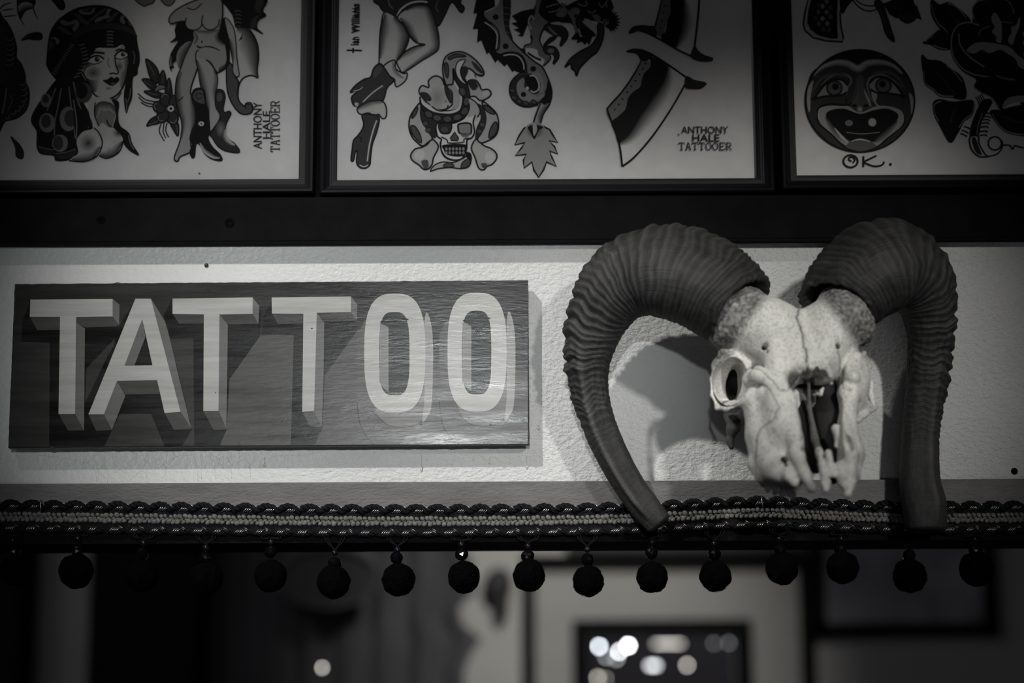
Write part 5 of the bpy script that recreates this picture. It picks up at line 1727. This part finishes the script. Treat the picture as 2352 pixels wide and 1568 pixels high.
def horn(name, ctr, side, seed, keel, label=None, squash=0.86):
    """ctr = [(px, py, d, r px)] from the base to the tip; side=+1 when the outer side is left of travel"""
    rr = random.Random(seed)
    C4 = np.array(crv(ctr, 40))
    seg = np.r_[0, np.cumsum(np.hypot(np.diff(C4[:, 0]), np.diff(C4[:, 1])))]
    L = seg[-1]
    step = 2.2
    ns = int(L / step)
    S = np.linspace(0, L, ns)
    Q = np.stack([np.interp(S, seg, C4[:, i]) for i in range(4)], 1)
    # rings at irregular spacing
    marks, t = [], 0.0
    while t < L:
        marks.append((t, rr.uniform(0.5, 1.0)))
        t += rr.uniform(11, 20)
    fine = np.zeros(ns)
    for (p, a) in marks:
        x = (S - p) / 4.4
        fine += a * np.exp(-x * x)
    big, t = [], 10.0
    while t < L:
        big.append((t, rr.uniform(0.6, 1.0), rr.uniform(15, 19)))
        t += rr.uniform(30, 44)
    bigp = np.zeros(ns)
    for (p, a, w) in big:
        x = (S - p) / w
        bigp += a * np.clip(1 - x * x, 0, 1) ** 0.7
    m = 112
    P3 = [W(a[0], a[1], a[2]) for a in Q]
    V, cs, UV = [], [], []
    for i in range(ns):
        a, b = P3[max(0, i - 3)], P3[min(ns - 1, i + 3)]
        T = (b - a).normalized()
        fr = Vector((0, -1, 0))
        fr = (fr - T * fr.dot(T)).normalized()
        out = T.cross(fr).normalized() * side
        u = S[i] / L
        r = MP(Q[i][3], Q[i][2])
        env = min(1, u / 0.02) * (1 - max(0, (u - 0.62) / 0.2)) if u < 0.82 else 0.0
        env = max(0.06, env)
        envb = max(0.0, min(1, (u - 0.08) / 0.15)) * max(0, 1 - max(0, (u - 0.55) / 0.15))
        for k in range(m):
            th = 2 * math.pi * k / m
            c_, s_ = math.cos(th), math.sin(th)
            # slightly triangular section; a keel on the lower arm
            sec = 1 + 0.05 * math.cos(3 * th + 0.6)
            kl = keel * max(0, min(1, (u - 0.45) / 0.25)) * max(0, 1 - max(0, u - 0.93) / 0.07)
            dth = math.atan2(math.sin(th - 1.15), math.cos(th - 1.15))
            sec += kl * 0.36 * math.exp(-(dth / 0.26) ** 2)
            dth2 = math.atan2(math.sin(th - 1.85), math.cos(th - 1.85))
            sec -= kl * 0.10 * math.exp(-(dth2 / 0.35) ** 2)
            w1 = 0.55 + 0.45 * c_
            # rings lean and wander around the horn
            sh = int(round(5 * noise.noise(Vector((c_ * 1.6, s_ * 1.6, u * 9 + seed))) * 1.5 + 2.5 * s_))
            j = min(ns - 1, max(0, i + sh))
            dd = MP(1.0, Q[i][2]) * (env * (5.2 * fine[j] * (0.35 + 0.65 * (0.5 + 0.5 * c_)) - 2.0) + envb * 10.0 * bigp[j] * max(0, c_) ** 1.3)
            nn = noise.noise(Vector((c_ * 5, s_ * 5, u * 40 + seed)))
            dd += MP(1.0) * nn * 1.2 * (0.4 + env)
            if u < 0.012:
                dd += MP(1.0) * 9 * noise.noise(Vector((c_ * 7, s_ * 7, seed)))
            R_ = r * sec + dd
            tilt = 0.50 * max(0.0, 1 - S[i] / 95.0) ** 1.3
            V.append(P3[i] + out * (c_ * R_) + fr * (s_ * R_ * squash) + T * (s_ * R_ * squash * tilt))
            g = 0.040 + 0.038 * (fine[j] - 0.42) * (0.2 + 0.8 * env) + 0.012 * nn + 0.060 * kl * math.exp(-(dth / 0.15) ** 2)  # last term paints a highlight streak along the keel
            g += 0.012 * noise.noise(Vector((c_ * 2, s_ * 2, u * 12 + seed * 3)))
            g = max(0.008, g * 0.82)
            cs.append((g * 1.02, g, g * 0.985, 1))
            UV.append((k / m, S[i] / 1000.0))
    F = []
    for i in range(ns - 1):
        for k in range(m):
            l = (k + 1) % m
            F.append((i * m + k, i * m + l, (i + 1) * m + l, (i + 1) * m + k))
    # hollow base: a lip turning inwards
    n0 = len(V)
    T0 = (P3[4] - P3[0]).normalized()
    for (sc, dep) in ((0.90, 0.001), (0.84, 0.006), (0.74, 0.035)):
        for k in range(m):
            V.append(P3[0] + (V[k] - P3[0]) * sc + T0 * dep)
            cs.append((0.014, 0.014, 0.014, 1))
            UV.append((k / m, 0))
    ch = [0, n0, n0 + m, n0 + 2 * m]
    for a, b in zip(ch[:-1], ch[1:]):
        for k in range(m):
            l = (k + 1) % m
            F.append((a + l, a + k, b + k, b + l))
    F.append(tuple(n0 + 2 * m + k for k in range(m)))
    # tip, closed by shrinking rings
    Te = (P3[-1] - P3[-8]).normalized()
    prev = (ns - 1) * m
    for (sc, dep) in ((0.93, 0.0028), (0.72, 0.0045), (0.35, 0.005)):
        n1 = len(V)
        for k in range(m):
            V.append(P3[-1] + (V[(ns - 1) * m + k] - P3[-1]) * sc + Te * dep)
            cs.append((0.016, 0.016, 0.016, 1))
            UV.append((k / m, L / 1000 + dep))
        for k in range(m):
            l = (k + 1) % m
            F.append((prev + k, prev + l, n1 + l, n1 + k))
        prev = n1
    F.append(tuple(prev + k for k in range(m)))
    o = mesh_obj(name, V, F, M['horn'], skull, smooth=True, cols=cs)
    uvl = o.data.uv_layers.new(name='UVMap')
    li = np.zeros(len(o.data.loops), dtype=np.int64)
    o.data.loops.foreach_get('vertex_index', li)
    uva = np.array(UV)[li]
    uvl.data.foreach_set('uv', uva.ravel())
    return o


horn('horn', [(1704, 716, 0.142, 94), (1668, 687, 0.142, 107), (1606, 647, 0.138, 112), (1540, 629, 0.128, 109), (1474, 634, 0.112, 99),
              (1418, 667, 0.098, 87), (1381, 724, 0.085, 72), (1360, 790, 0.075, 58), (1354, 850, 0.067, 48), (1362, 920, 0.060, 41), (1382, 985, 0.055, 39),
              (1411, 1050, 0.052, 37), (1446, 1112, 0.050, 35), (1482, 1162, 0.050, 34), (1512, 1199, 0.050, 31)], 1, 3, 1.0)
horn('horn', [(1920, 712, 0.142, 88), (1948, 672, 0.140, 101), (1998, 628, 0.132, 110), (2056, 615, 0.118, 106), (2102, 645, 0.103, 88),
              (2127, 698, 0.088, 67), (2134, 760, 0.075, 54), (2132, 820, 0.066, 49), (2124, 900, 0.059, 45), (2113, 1000, 0.054, 43), (2112, 1100, 0.053, 46),
              (2122, 1160, 0.055, 50), (2126, 1212, 0.056, 46)], -1, 8, 0.6)
rebase(skull)


# ------------------------------------------------------------------ pompom fringe
fringe = thing('pompom_fringe', 'black and grey braid trimming with hanging black pompoms stapled along the trim board', 'fringe', tuple(W(1176, 1195, TD)))
mid = crv([(-520, 1186), (-60, 1187), (200, 1190), (400, 1193), (800, 1198), (1200, 1197), (1420, 1193), (1560, 1187), (1740, 1179), (1850, 1183), (2000, 1189), (2140, 1191), (2420, 1190), (2860, 1190)], 30)
mid = np.array(mid)


def mx(x, dy=0.0, d=0.0):
    return W(x, float(np.interp(x, mid[:, 0], mid[:, 1])) + dy, d)


FD = TD
# woven backing tape
tp = B()
vs, fs = [], []
xs = list(range(-500, 2841, 20))
for x in xs:
    vs += [mx(x, -26, FD + 0.0002), mx(x, 26, FD + 0.0002), mx(x, 26, FD + 0.0020), mx(x, -26, FD + 0.0020)]
for i in range(len(xs) - 1):
    for k in range(4):
        l = (k + 1) % 4
        fs.append((i * 4 + k, i * 4 + l, i * 4 + 4 + l, i * 4 + 4 + k))
fs += [(0, 1, 2, 3), tuple(len(vs) - 4 + k for k in (3, 2, 1, 0))]
tp.add(vs, fs)
tp.build('backing_tape', M['blackcord'], fringe)

# scalloped twisted cords above and below; three strands plus a metallic thread
rg = random.Random(21)


def cord(name, dy, amp, period, rstrand, rtwist, up):
    cb, tb = B(), B()
    X = np.arange(-500, 2840, 3.2)
    for s_ in range(3):
        P = []
        for x in X:
            sc_ = abs(math.sin(math.pi * x / period)) ** 0.8
            yy = dy + (-amp * sc_ if up else amp * sc_)
            a = 2 * math.pi * x / 34.0 + s_ * 2.094
            P.append(mx(x, yy + rtwist * math.sin(a), FD + 0.0032 + MP(rtwist) * math.cos(a)))
        cb.tube(P, MP(rstrand), 6)
    # outer scallop loops
    k = 0
    x = -491
    while x < 2800:
        P = []
        for t in range(9):
            u = t / 8
            yy = dy + ((-1) if up else 1) * (amp * 1.25 * math.sin(math.pi * u) + 1)
            P.append(mx(x + u * period, yy, FD + 0.0035))
        cb.tube(P, MP(rstrand * 0.95) * rg.uniform(0.9, 1.1), 6)
        for q in range(4):
            # bundle of short bright stitches crossing the cord
            cx = x + period * 0.52 + q * 5.0
            if q == 3 and rg.random() < 0.4:
                continue
            ln = rg.uniform(5, 8)
            by = dy + (-1 if up else 1) * amp * 0.35
            tb.tube([mx(cx - 5, by + ln * 0.8, FD + 0.0058), mx(cx, by, FD + 0.0066), mx(cx + 6, by - ln * 0.8, FD + 0.0058)], MP(1.0), 5)
        if rg.random() < 0.9:
            cx = x + period * 0.05
            by = dy + (-1 if up else 1) * amp * 0.1 - 8 * (1 if up else 0.4)
            for q in range(2):
                tb.tube([mx(cx - 7, by - 5 + q * 4, FD + 0.0048), mx(cx + 6, by + 3 + q * 4, FD + 0.0052)], MP(0.8), 5)
        x += period
        k += 1
    cb.build(name, M['blackcord'], fringe)
    tb.build('metallic_thread', M['thread'], fringe)


cord('upper_cord', -22, 11, 49, 4.6, 4.6, True)
cord('lower_cord', 23, 6, 48, 4.0, 3.8, False)

# grey chain-stitched centre: two rows of little knots
kb = B()
x = -495
i = 0
while x < 2830:
    for row, dy in ((0, -6.5), (1, 5.5)):
        c_ = mx(x + (7 if row else 0) + rg.uniform(-1.2, 1.2), dy + rg.uniform(-1.3, 1.3) - 1, FD + 0.0042)
        ry = Matrix.Rotation(math.radians((38 if row == 0 else -38) + rg.uniform(-24, 24)), 3, 'Y')
        kb.ball(c_, MP(6.9) * rg.uniform(0.8, 1.15), 2, (0.92, 0.7, 0.74), ry)
    if i % 1 == 0:
        c_ = mx(x + 3, -1, FD + 0.0036)
        kb.ball(c_, MP(5.5), 1, (1.0, 0.6, 0.8))
    x += 11.2 + rg.uniform(-0.8, 0.8)
    i += 1
kb.build('grey_braid', M['greycord'], fringe)


# pompoms: a tufted ball of short fibres
def pom_mesh(seed):
    rr = random.Random(seed)
    b = B()
    bm = bmesh.new()
    bmesh.ops.create_icosphere(bm, subdivisions=5, radius=1)
    bm.verts.index_update()
    vs = []
    for v in bm.verts:
        n_ = noise.noise(v.co * 2.3 + Vector((seed, 0, 0))) * 0.10 + noise.noise(v.co * 9 + Vector((0, seed, 0))) * 0.035 + rr.uniform(-0.012, 0.012)
        vs.append(v.co * (0.955 + n_))
    b.add(vs, [[v.index for v in f.verts] for f in bm.faces], False)
    bm.free()
    for k in range(1500):
        d = Vector((rr.gauss(0, 1), rr.gauss(0, 1), rr.gauss(0, 1))).normalized()
        t = d.orthogonal().normalized()
        t = (t * math.cos(k) + d.cross(t) * math.sin(k)) * 0.014
        ln = 1.0 + rr.uniform(-0.02, 0.05) + (rr.random() < 0.01) * rr.uniform(0.04, 0.14)
        dd = (d + Vector((rr.uniform(-.05, .05), rr.uniform(-.05, .05), rr.uniform(-.05, .05)))).normalized()
        b.add([d * 0.90 + t, d * 0.90 - t, dd * ln], [(0, 1, 2)])
    me = bpy.data.meshes.new('pompom')
    me.from_pydata([tuple(v) for v in b.v], [], b.f)
    me.materials.append(M['pompom'])
    return me


POM = [pom_mesh(s_) for s_ in (2, 5, 9, 14)]


def bead_mesh():
    b = B()
    b.ball((0, 0, 0), 1.0, 2, (1, 1, 1.08), flat=True)
    me = bpy.data.meshes.new('faceted_bead')
    me.from_pydata([tuple(v) for v in b.v], [], b.f)
    me.materials.append(M['bead'])
    return me


BEAD = bead_mesh()
sb = B().ball((0, 0, 0), 1.0, 3)
SB = bpy.data.meshes.new('small_bead')
SB.from_pydata([tuple(v) for v in sb.v], [], sb.f)
SB.polygons.foreach_set('use_smooth', [True] * len(SB.polygons))
SB.materials.append(M['smallbead'])

TAS = [(35, 1310, 35, 32, 1264, 30, 1240), (175, 1311, 40, 178, 1263, 179, 1237), (325, 1322, 37, 327, 1272, 330, 1247), (474, 1328, 38, 472, 1281, 473, 1257),
       (622, 1322, 37, 622, 1267, 623, 1245), (766, 1337, 38, 769, 1294, 769, 1269), (915, 1331, 38, 911, 1281, 913, 1262), (1066, 1325, 37, 1060, 1273, 1060, 1250),
       (1215, 1321, 37, 1212, 1277, 1213, 1254), (1351, 1334, 36, 1350, 1285, 1349, 1261), (1498, 1325, 36, 1496, 1269, 1497, 1245), (1643, 1322, 36.5, 1641, 1273, 1641, 1249),
       (1796, 1305, 37.5, 1792, 1261, 1791, 1238), (1935, 1303, 37.5, 1930, 1261, 1931, 1237), (2090, 1322, 39, 2088, 1276, 2087, 1250), (2243, 1306, 40, 2240, 1262, 2238, 1238)]
rg = random.Random(77)
TDD = 0.017
for i, (bx, by, br, fx, fy, sx, sy) in enumerate(TAS):
    root = bpy.data.objects.new('tassel', None)
    root.empty_display_size = 0.01
    C.objects.link(root)
    root.location = mx(sx, 32, FD + 0.003)
    root.parent = fringe
    # V-shaped loop of cord down to the bead
    lp = B()
    top = (sx, float(np.interp(sx, mid[:, 0], mid[:, 1])))
    for dx in (-24, -17, 17, 24):
        P = [mx(sx + dx, 27, FD + 0.003), W(sx + dx * 0.85, top[1] + 40 + 0.1 * (sy - top[1] - 40), FD + 0.004), W(sx + dx * 0.18, sy - 10, TDD), W(sx, sy - 4, TDD)]
        P = crv(P, 4)
        lp.tube([Vector(p) for p in P], MP(1.8), 6)
    lp.tube([W(sx, sy - 8, TDD), W(sx, sy, TDD), W(fx, fy, TDD), W(bx, by, TDD)], MP(1.6), 6)
    lo_ = lp.build('cord_loop', M['blackcord'])
    so = bpy.data.objects.new('small_bead', SB)
    C.objects.link(so)
    so.location = W(sx, sy, TDD)
    so.scale = [MP(7.6)] * 3
    fo = bpy.data.objects.new('faceted_bead', BEAD)
    C.objects.link(fo)
    fo.location = W(fx, fy, TDD)
    fo.rotation_euler = (rg.uniform(0, 6), rg.uniform(0, 6), rg.uniform(0, 6))
    fo.scale = [MP(14.5)] * 3
    po = bpy.data.objects.new('pompom', POM[i % 4])
    C.objects.link(po)
    po.location = W(bx, by, TDD)
    po.rotation_euler = (rg.uniform(0, 6), rg.uniform(0, 6), rg.uniform(0, 6))
    po.scale = [MP(br)] * 3
    bpy.context.view_layer.update()
    inv = (Matrix.Translation(root.parent.location) @ Matrix.Translation(root.location - root.parent.location)).inverted()
    root.matrix_parent_inverse = Matrix.Translation(-Vector(fringe.location))
    for ch in (lo_, so, fo, po):
        ch.parent = root
        ch.matrix_parent_inverse = Matrix.Translation(-Vector(root.location))
for ch in fringe.children:
    if ch.type == 'MESH':
        ch.matrix_parent_inverse = Matrix.Translation(-Vector(fringe.location))


# ------------------------------------------------------------------ the room seen through the opening (out of focus)
FY = 3.0


def WB(px, py, y=FY):
    return W(px, py, -y)


zdoor = WB(1500, 1302).z
xd0, xd1 = WB(1228, 1400).x, WB(1838, 1400).x
M['door'] = mat('pale_door_paint', (0.42, 0.41, 0.39), 0.6, var=0.05, vscale=(6, 6, 20))
M['dgap'] = mat('dark_door_gap', (0.008, 0.008, 0.008), 0.8, spec=0.1)
M['dwin'] = mat('dark_window_bar', (0.006, 0.006, 0.007), 0.7, spec=0.1)
M['cab'] = mat('dark_partition', (0.035, 0.034, 0.038), 0.7, var=0.3, vscale=(3, 3, 3))
M['curtain'] = mat('dark_curtain_cloth', (0.085, 0.083, 0.09), 0.9, var=0.25, vscale=(14, 14, 3))
M['strip'] = mat('grey_painted_strip', (0.22, 0.21, 0.22), 0.7)
# far wall with a doorway cut in it
g_ = 0.034
fw = B()
fw.box(-3.2, xd0 - g_, FY, FY + 0.1, 0, 4.3)
fw.box(xd1 + g_, 3.2, FY, FY + 0.1, 0, 4.3)
fw.box(xd0 - g_, xd1 + g_, FY, FY + 0.1, zdoor + g_, 4.3)
struct(fw.build('wall_far', M['farwall']))
dj = B()
dj.box(xd0 - g_, xd0, FY - 0.02, FY + 0.1, 0, zdoor + g_)
dj.box(xd1, xd1 + g_, FY - 0.02, FY + 0.1, 0, zdoor + g_)
dj.box(xd0, xd1, FY - 0.02, FY + 0.1, zdoor, zdoor + g_)
struct(dj.build('trim_3', M['dgap']))
# door leaf with a window in it
wx0, wx1, wz1 = WB(1352, 1500).x, WB(1690, 1500).x, WB(1500, 1459).z
wz0 = wz1 - 0.75
door = bpy.data.objects.new('door_1', None)
C.objects.link(door)
door.location = (xd0, FY, 0)
struct(door)
dl = B()
dl.box(xd0 + 0.002, wx0, FY + 0.01, FY + 0.05, 0.01, zdoor - 0.002)
dl.box(wx1, xd1 - 0.002, FY + 0.01, FY + 0.05, 0.01, zdoor - 0.002)
dl.box(wx0, wx1, FY + 0.01, FY + 0.05, wz1, zdoor - 0.002)
dl.box(wx0, wx1, FY + 0.01, FY + 0.05, 0.01, wz0)
dl.build('door_leaf', M['door'], door)
fwid = MP(36) * 2.35
wfm = B()
for (a, b, c_, d_) in ((wx0 - fwid, wx0, wz0 - fwid, wz1 + fwid), (wx1, wx1 + fwid, wz0 - fwid, wz1 + fwid), (wx0, wx1, wz1, wz1 + fwid), (wx0, wx1, wz0 - fwid, wz0)):
    wfm.box(a, b, FY - 0.012, FY + 0.012, c_, d_)
wfm.build('window_bead', M['dwin'], door)
B().box(wx0, wx1, FY + 0.026, FY + 0.030, wz0, wz1).build('glass_pane', M['paneglass'], door)
hx = xd1 - 0.05
B().tube([(hx, FY + 0.01, 1.0), (hx, FY - 0.05, 1.0), (hx - 0.11, FY - 0.05, 1.0)], 0.009, 10).build('door_handle', M['steel'], door)
rebase(door)
# grey band over the door
zb0, zb1 = zdoor + g_, WB(1500, 1230).z
bx0 = WB(1300, 1270).x
tag(B().box(bx0, xd1 + g_, FY - 0.03, FY, zb0 + 0.006, zb1 + 0.05, 0.004).build('header_panel', mat('grey_header_paint', (0.075, 0.072, 0.077), 0.7)),
    'blurred grey panel on the far wall directly above the glazed door', 'panel')
# space behind the door: a dark back room closed by its own wall
struct(boxo('wall_back_room', -3.2, 3.2, 4.2, 4.25, 0, 4.3, mat('back_room_paint', (0.10, 0.095, 0.10), 0.8)))


# glowing lamps behind the door glass and one on the left
def emat(name, strength, col=(1, 1, 1)):
    return mat(name, (0.8, 0.8, 0.8), 0.4, emit=col, estr=strength)


def bulb(px, py, y, rpx, strength, label, sx=1.0, name='lamp_bulb', cat='lamp', group='glowing lamps behind the door glass', col=(0.93, 0.97, 1.0)):
    c_ = WB(px, py, y)
    r = MP(rpx * 0.68) * (2.2 + y) / 2.2
    strength *= 2.15
    root = thing(name, label, cat, tuple(c_), group)
    bb = B()
    if sx == 1.0:
        bb.ball((0, 0, 0), r, 3, (1, 1, 1.15))
    else:
        bb.tube([(-r * sx, 0, 0), (r * sx, 0, 0)], r, 12)
    o = bb.build('bulb' if sx == 1.0 else 'tube', emat('lamp_glow', strength, col), root)
    s2 = B().tube([(0, 0, r * 0.9), (0, 0, r * 2.4)], r * 0.5, 10).tube([(0, 0, r * 2.2), (0, 0, 4.3 - c_.z)], 0.0012, 6)
    s2.build('lamp_holder', M['dark'], root)
    return root


YB = 3.55
G1 = 'glowing lamps behind the door glass'
bulb(1376, 1484, YB, 5, 14, 'white round lamp glow at the top left corner of the door glass', col=(0.85, 0.93, 1.0))
bulb(1443, 1482, YB, 5, 26, 'brightest white lamp glow in the door glass, second from its left corner')
bulb(1422, 1496, YB, 4.5, 15, 'white lamp glow half hidden behind the brightest one in the door glass')
bulb(1393, 1508, YB, 5, 2.2, 'faint lamp glow below the bright pair in the door glass')
bulb(1416, 1512, YB, 5, 2.4, 'faint lamp glow under the half hidden white lamp in the door glass')
bulb(1500, 1528, YB, 5, 3.2, 'soft wide oval lamp glow in the middle of the door glass', 3.0, 'tube_lamp', 'lamp')
bulb(1578, 1527, YB, 5, 4.2, 'dim ring-like lamp glow in the right half of the door glass', col=(1, 0.96, 0.86))
bulb(1373, 1556, YB, 5, 3.6, 'dim lamp glow at the bottom left of the door glass, cut by the picture edge', col=(1, 0.96, 0.86))
bulb(1390, 1558, YB + 0.1, 3.4, 2.8, 'very dim lamp glow just right of the bottom left one', col=(1, 0.96, 0.86))
bulb(1535, 1478, YB + 0.06, 3.2, 1.5, 'long soft horizontal streak of light across the top of the door glass', 14.0, 'tube_lamp', 'lamp', col=(1, 0.97, 0.88))
bulb(1640, 1477, YB, 4, 0.9, 'barely visible grey lamp glow near the top right of the door glass')
bulb(1674, 1476, YB, 4, 1.1, 'faint grey lamp glow in the top right corner of the door glass')
bulb(740, 1533, 2.6, 4.2, 4.5, 'small round pale light alone in the dark lower left', group='glowing lamps', col=(1, 0.97, 0.88))

# dark picture board right of the door
px0, px1, pz0 = WB(1868, 1400).x, WB(2290, 1400).x, WB(2050, 1466).z
pt = thing('notice_board', 'blurred dark framed board hanging on the far wall right of the door', 'board', ((px0 + px1) / 2, FY, pz0))
pf = B()
fwd = MP(34) * 2.35
zt_ = pz0 + 0.62
for (a, b, c_, d_) in ((px0, px0 + fwd * 0.7, pz0, zt_), (px1 - fwd, px1, pz0, zt_), (px0, px1, pz0, pz0 + fwd), (px0, px1, zt_ - fwd, zt_)):
    pf.box(a, b, FY - 0.03, FY, c_, d_)
pf.build('frame', M['dwin'], pt)
B().box(px0 + fwd * 0.6, px1 - fwd * 0.9, FY - 0.014, FY - 0.004, pz0 + fwd * 0.9, zt_ - fwd * 0.9).build('panel', mat('grey_board_face', (0.42, 0.41, 0.44), 0.8, var=0.5, vscale=(5, 5, 5)), pt)
rebase(pt)

# left: dark curtain with a wavy edge, pale strip, oval mirror, hanging mask
def curtain(name, label, cat, pxa, pxb, y, amp, waves, m, edge=0.0, ztop=2.6):
    vs, fs = [], []
    xa, xb = WB(pxa, 1400, y).x, WB(pxb, 1400, y).x
    nx_, nz_2 = 120, 60
    for side_ in (0, 1):
        for j in range(nz_2 + 1):
            z = 0.3 + (ztop - 0.3) * j / nz_2
            for i in range(nx_ + 1):
                u = i / nx_
                x = xa + (xb - xa) * u
                if edge:
                    x += edge * u ** 6 * (math.sin(z * 37) + 0.6 * math.sin(z * 61 + 1))
                vs.append((x, y + amp * math.sin(u * math.pi * 2 * waves + 0.5 * math.sin(z * 3)) + side_ * 0.004, z))
    N1 = (nx_ + 1) * (nz_2 + 1)
    for j in range(nz_2):
        for i in range(nx_):
            a = j * (nx_ + 1) + i
            fs.append((a, a + 1, a + nx_ + 2, a + nx_ + 1))
            fs.append((N1 + a + nx_ + 1, N1 + a + nx_ + 2, N1 + a + 1, N1 + a))
    rim = [j * (nx_ + 1) for j in range(nz_2 + 1)], [j * (nx_ + 1) + nx_ for j in range(nz_2 + 1)]
    for r_ in rim:
        for a, b in zip(r_[:-1], r_[1:]):
            fs.append((a, b, N1 + b, N1 + a))
    o = mesh_obj(name, vs, fs, m, smooth=True)
    return tag(o, label, cat)


curtain('curtain', 'blurred dark curtain with a wavy right edge left of the pale far wall', 'curtain', 470, 1078, 2.72, 0.014, 7, M['curtain'], 0.022)
tag(B().box(WB(240, 1400, 2.6).x, WB(478, 1400, 2.6).x, 2.42, 2.62, 0.0, 2.5, 0.006).build('tall_cabinet', mat('black_cabinet', (0.010, 0.010, 0.012), 0.8, spec=0.1)),
    'very dark tall cabinet left of the curtain in the back room', 'cabinet')
tag(B().box(WB(-260, 1400, 2.6).x, WB(84, 1400, 2.6).x, 2.42, 2.62, 0.0, 2.5, 0.006).build('tall_cabinet', mat('black_cabinet_left', (0.012, 0.012, 0.014), 0.8, spec=0.1)),
    'very dark tall cabinet at the far left edge of the back room', 'cabinet')
# oval mirror frame in front of the curtain
mo = thing('oval_mirror', 'blurred oval grey mirror frame hanging before the dark curtain', 'mirror', tuple(WB(755, 1400, 2.6)))
rb = B()
P = []
rad = []
cc = WB(755, 1322, 2.6)
for k in range(48):
    t = 2 * math.pi * k / 48
    s_ = MP(1.0) * 4.8 / 2.2
    P.append(cc + Vector((math.cos(t) * 112 * s_, 0, math.sin(t) * 70 * s_)))
    rad.append(s_ * (3 + 17 * max(0, math.sin(t))))
rb.tube(P, rad, 10, closed=True)
rb.build('frame', mat('grey_mirror_frame', (0.15, 0.145, 0.155), 0.6), mo)
sb2 = B().add([cc + Vector((math.cos(2 * math.pi * k / 40) * 108 * s_, 0.004, math.sin(2 * math.pi * k / 40) * 66 * s_)) for k in range(40)] +
              [cc + Vector((math.cos(2 * math.pi * k / 40) * 108 * s_, 0.010, math.sin(2 * math.pi * k / 40) * 66 * s_)) for k in range(40)],
              [tuple(range(40)), tuple(range(79, 39, -1))] + [(k, (k + 1) % 40, 40 + (k + 1) % 40, 40 + k) for k in range(40)])
sb2.build('mirror_glass', mat('dark_mirror_glass', (0.05, 0.05, 0.055), 0.4, spec=0.3), mo)
B().tube([cc + Vector((0, 0.01, 68 * s_)), Vector((cc.x, cc.y + 0.02, 4.3))], 0.003, 6).build('hanging_wire', M['dark'], mo)
rebase(mo)
# dark mask-like ornament on the pale wall
om = B()
c1 = WB(1143, 1345, FY - 0.03)
s3 = MP(1.0) * 5.2 / 2.2
om.ball(c1, s3, 3, (33, 14, 42), Matrix.Rotation(math.radians(14), 3, 'Y'))
om.ball(c1 + Vector((8 * s3, 0, -48 * s3)), s3, 3, (17, 10, 34), Matrix.Rotation(math.radians(8), 3, 'Y'))
tag(om.build('wall_ornament', mat('dark_ornament', (0.02, 0.02, 0.022), 0.6)), 'blurred dark oval ornament on the pale far wall between curtain and door', 'ornament')

# added fill light, no real lamp: lifts the wall behind the door
area('area_behind_door', (0.3, 3.7, 3.2), (0.35, 4.2, 1.6), 7.0, 0.4, 0.2, (0.95, 0.92, 1.0))
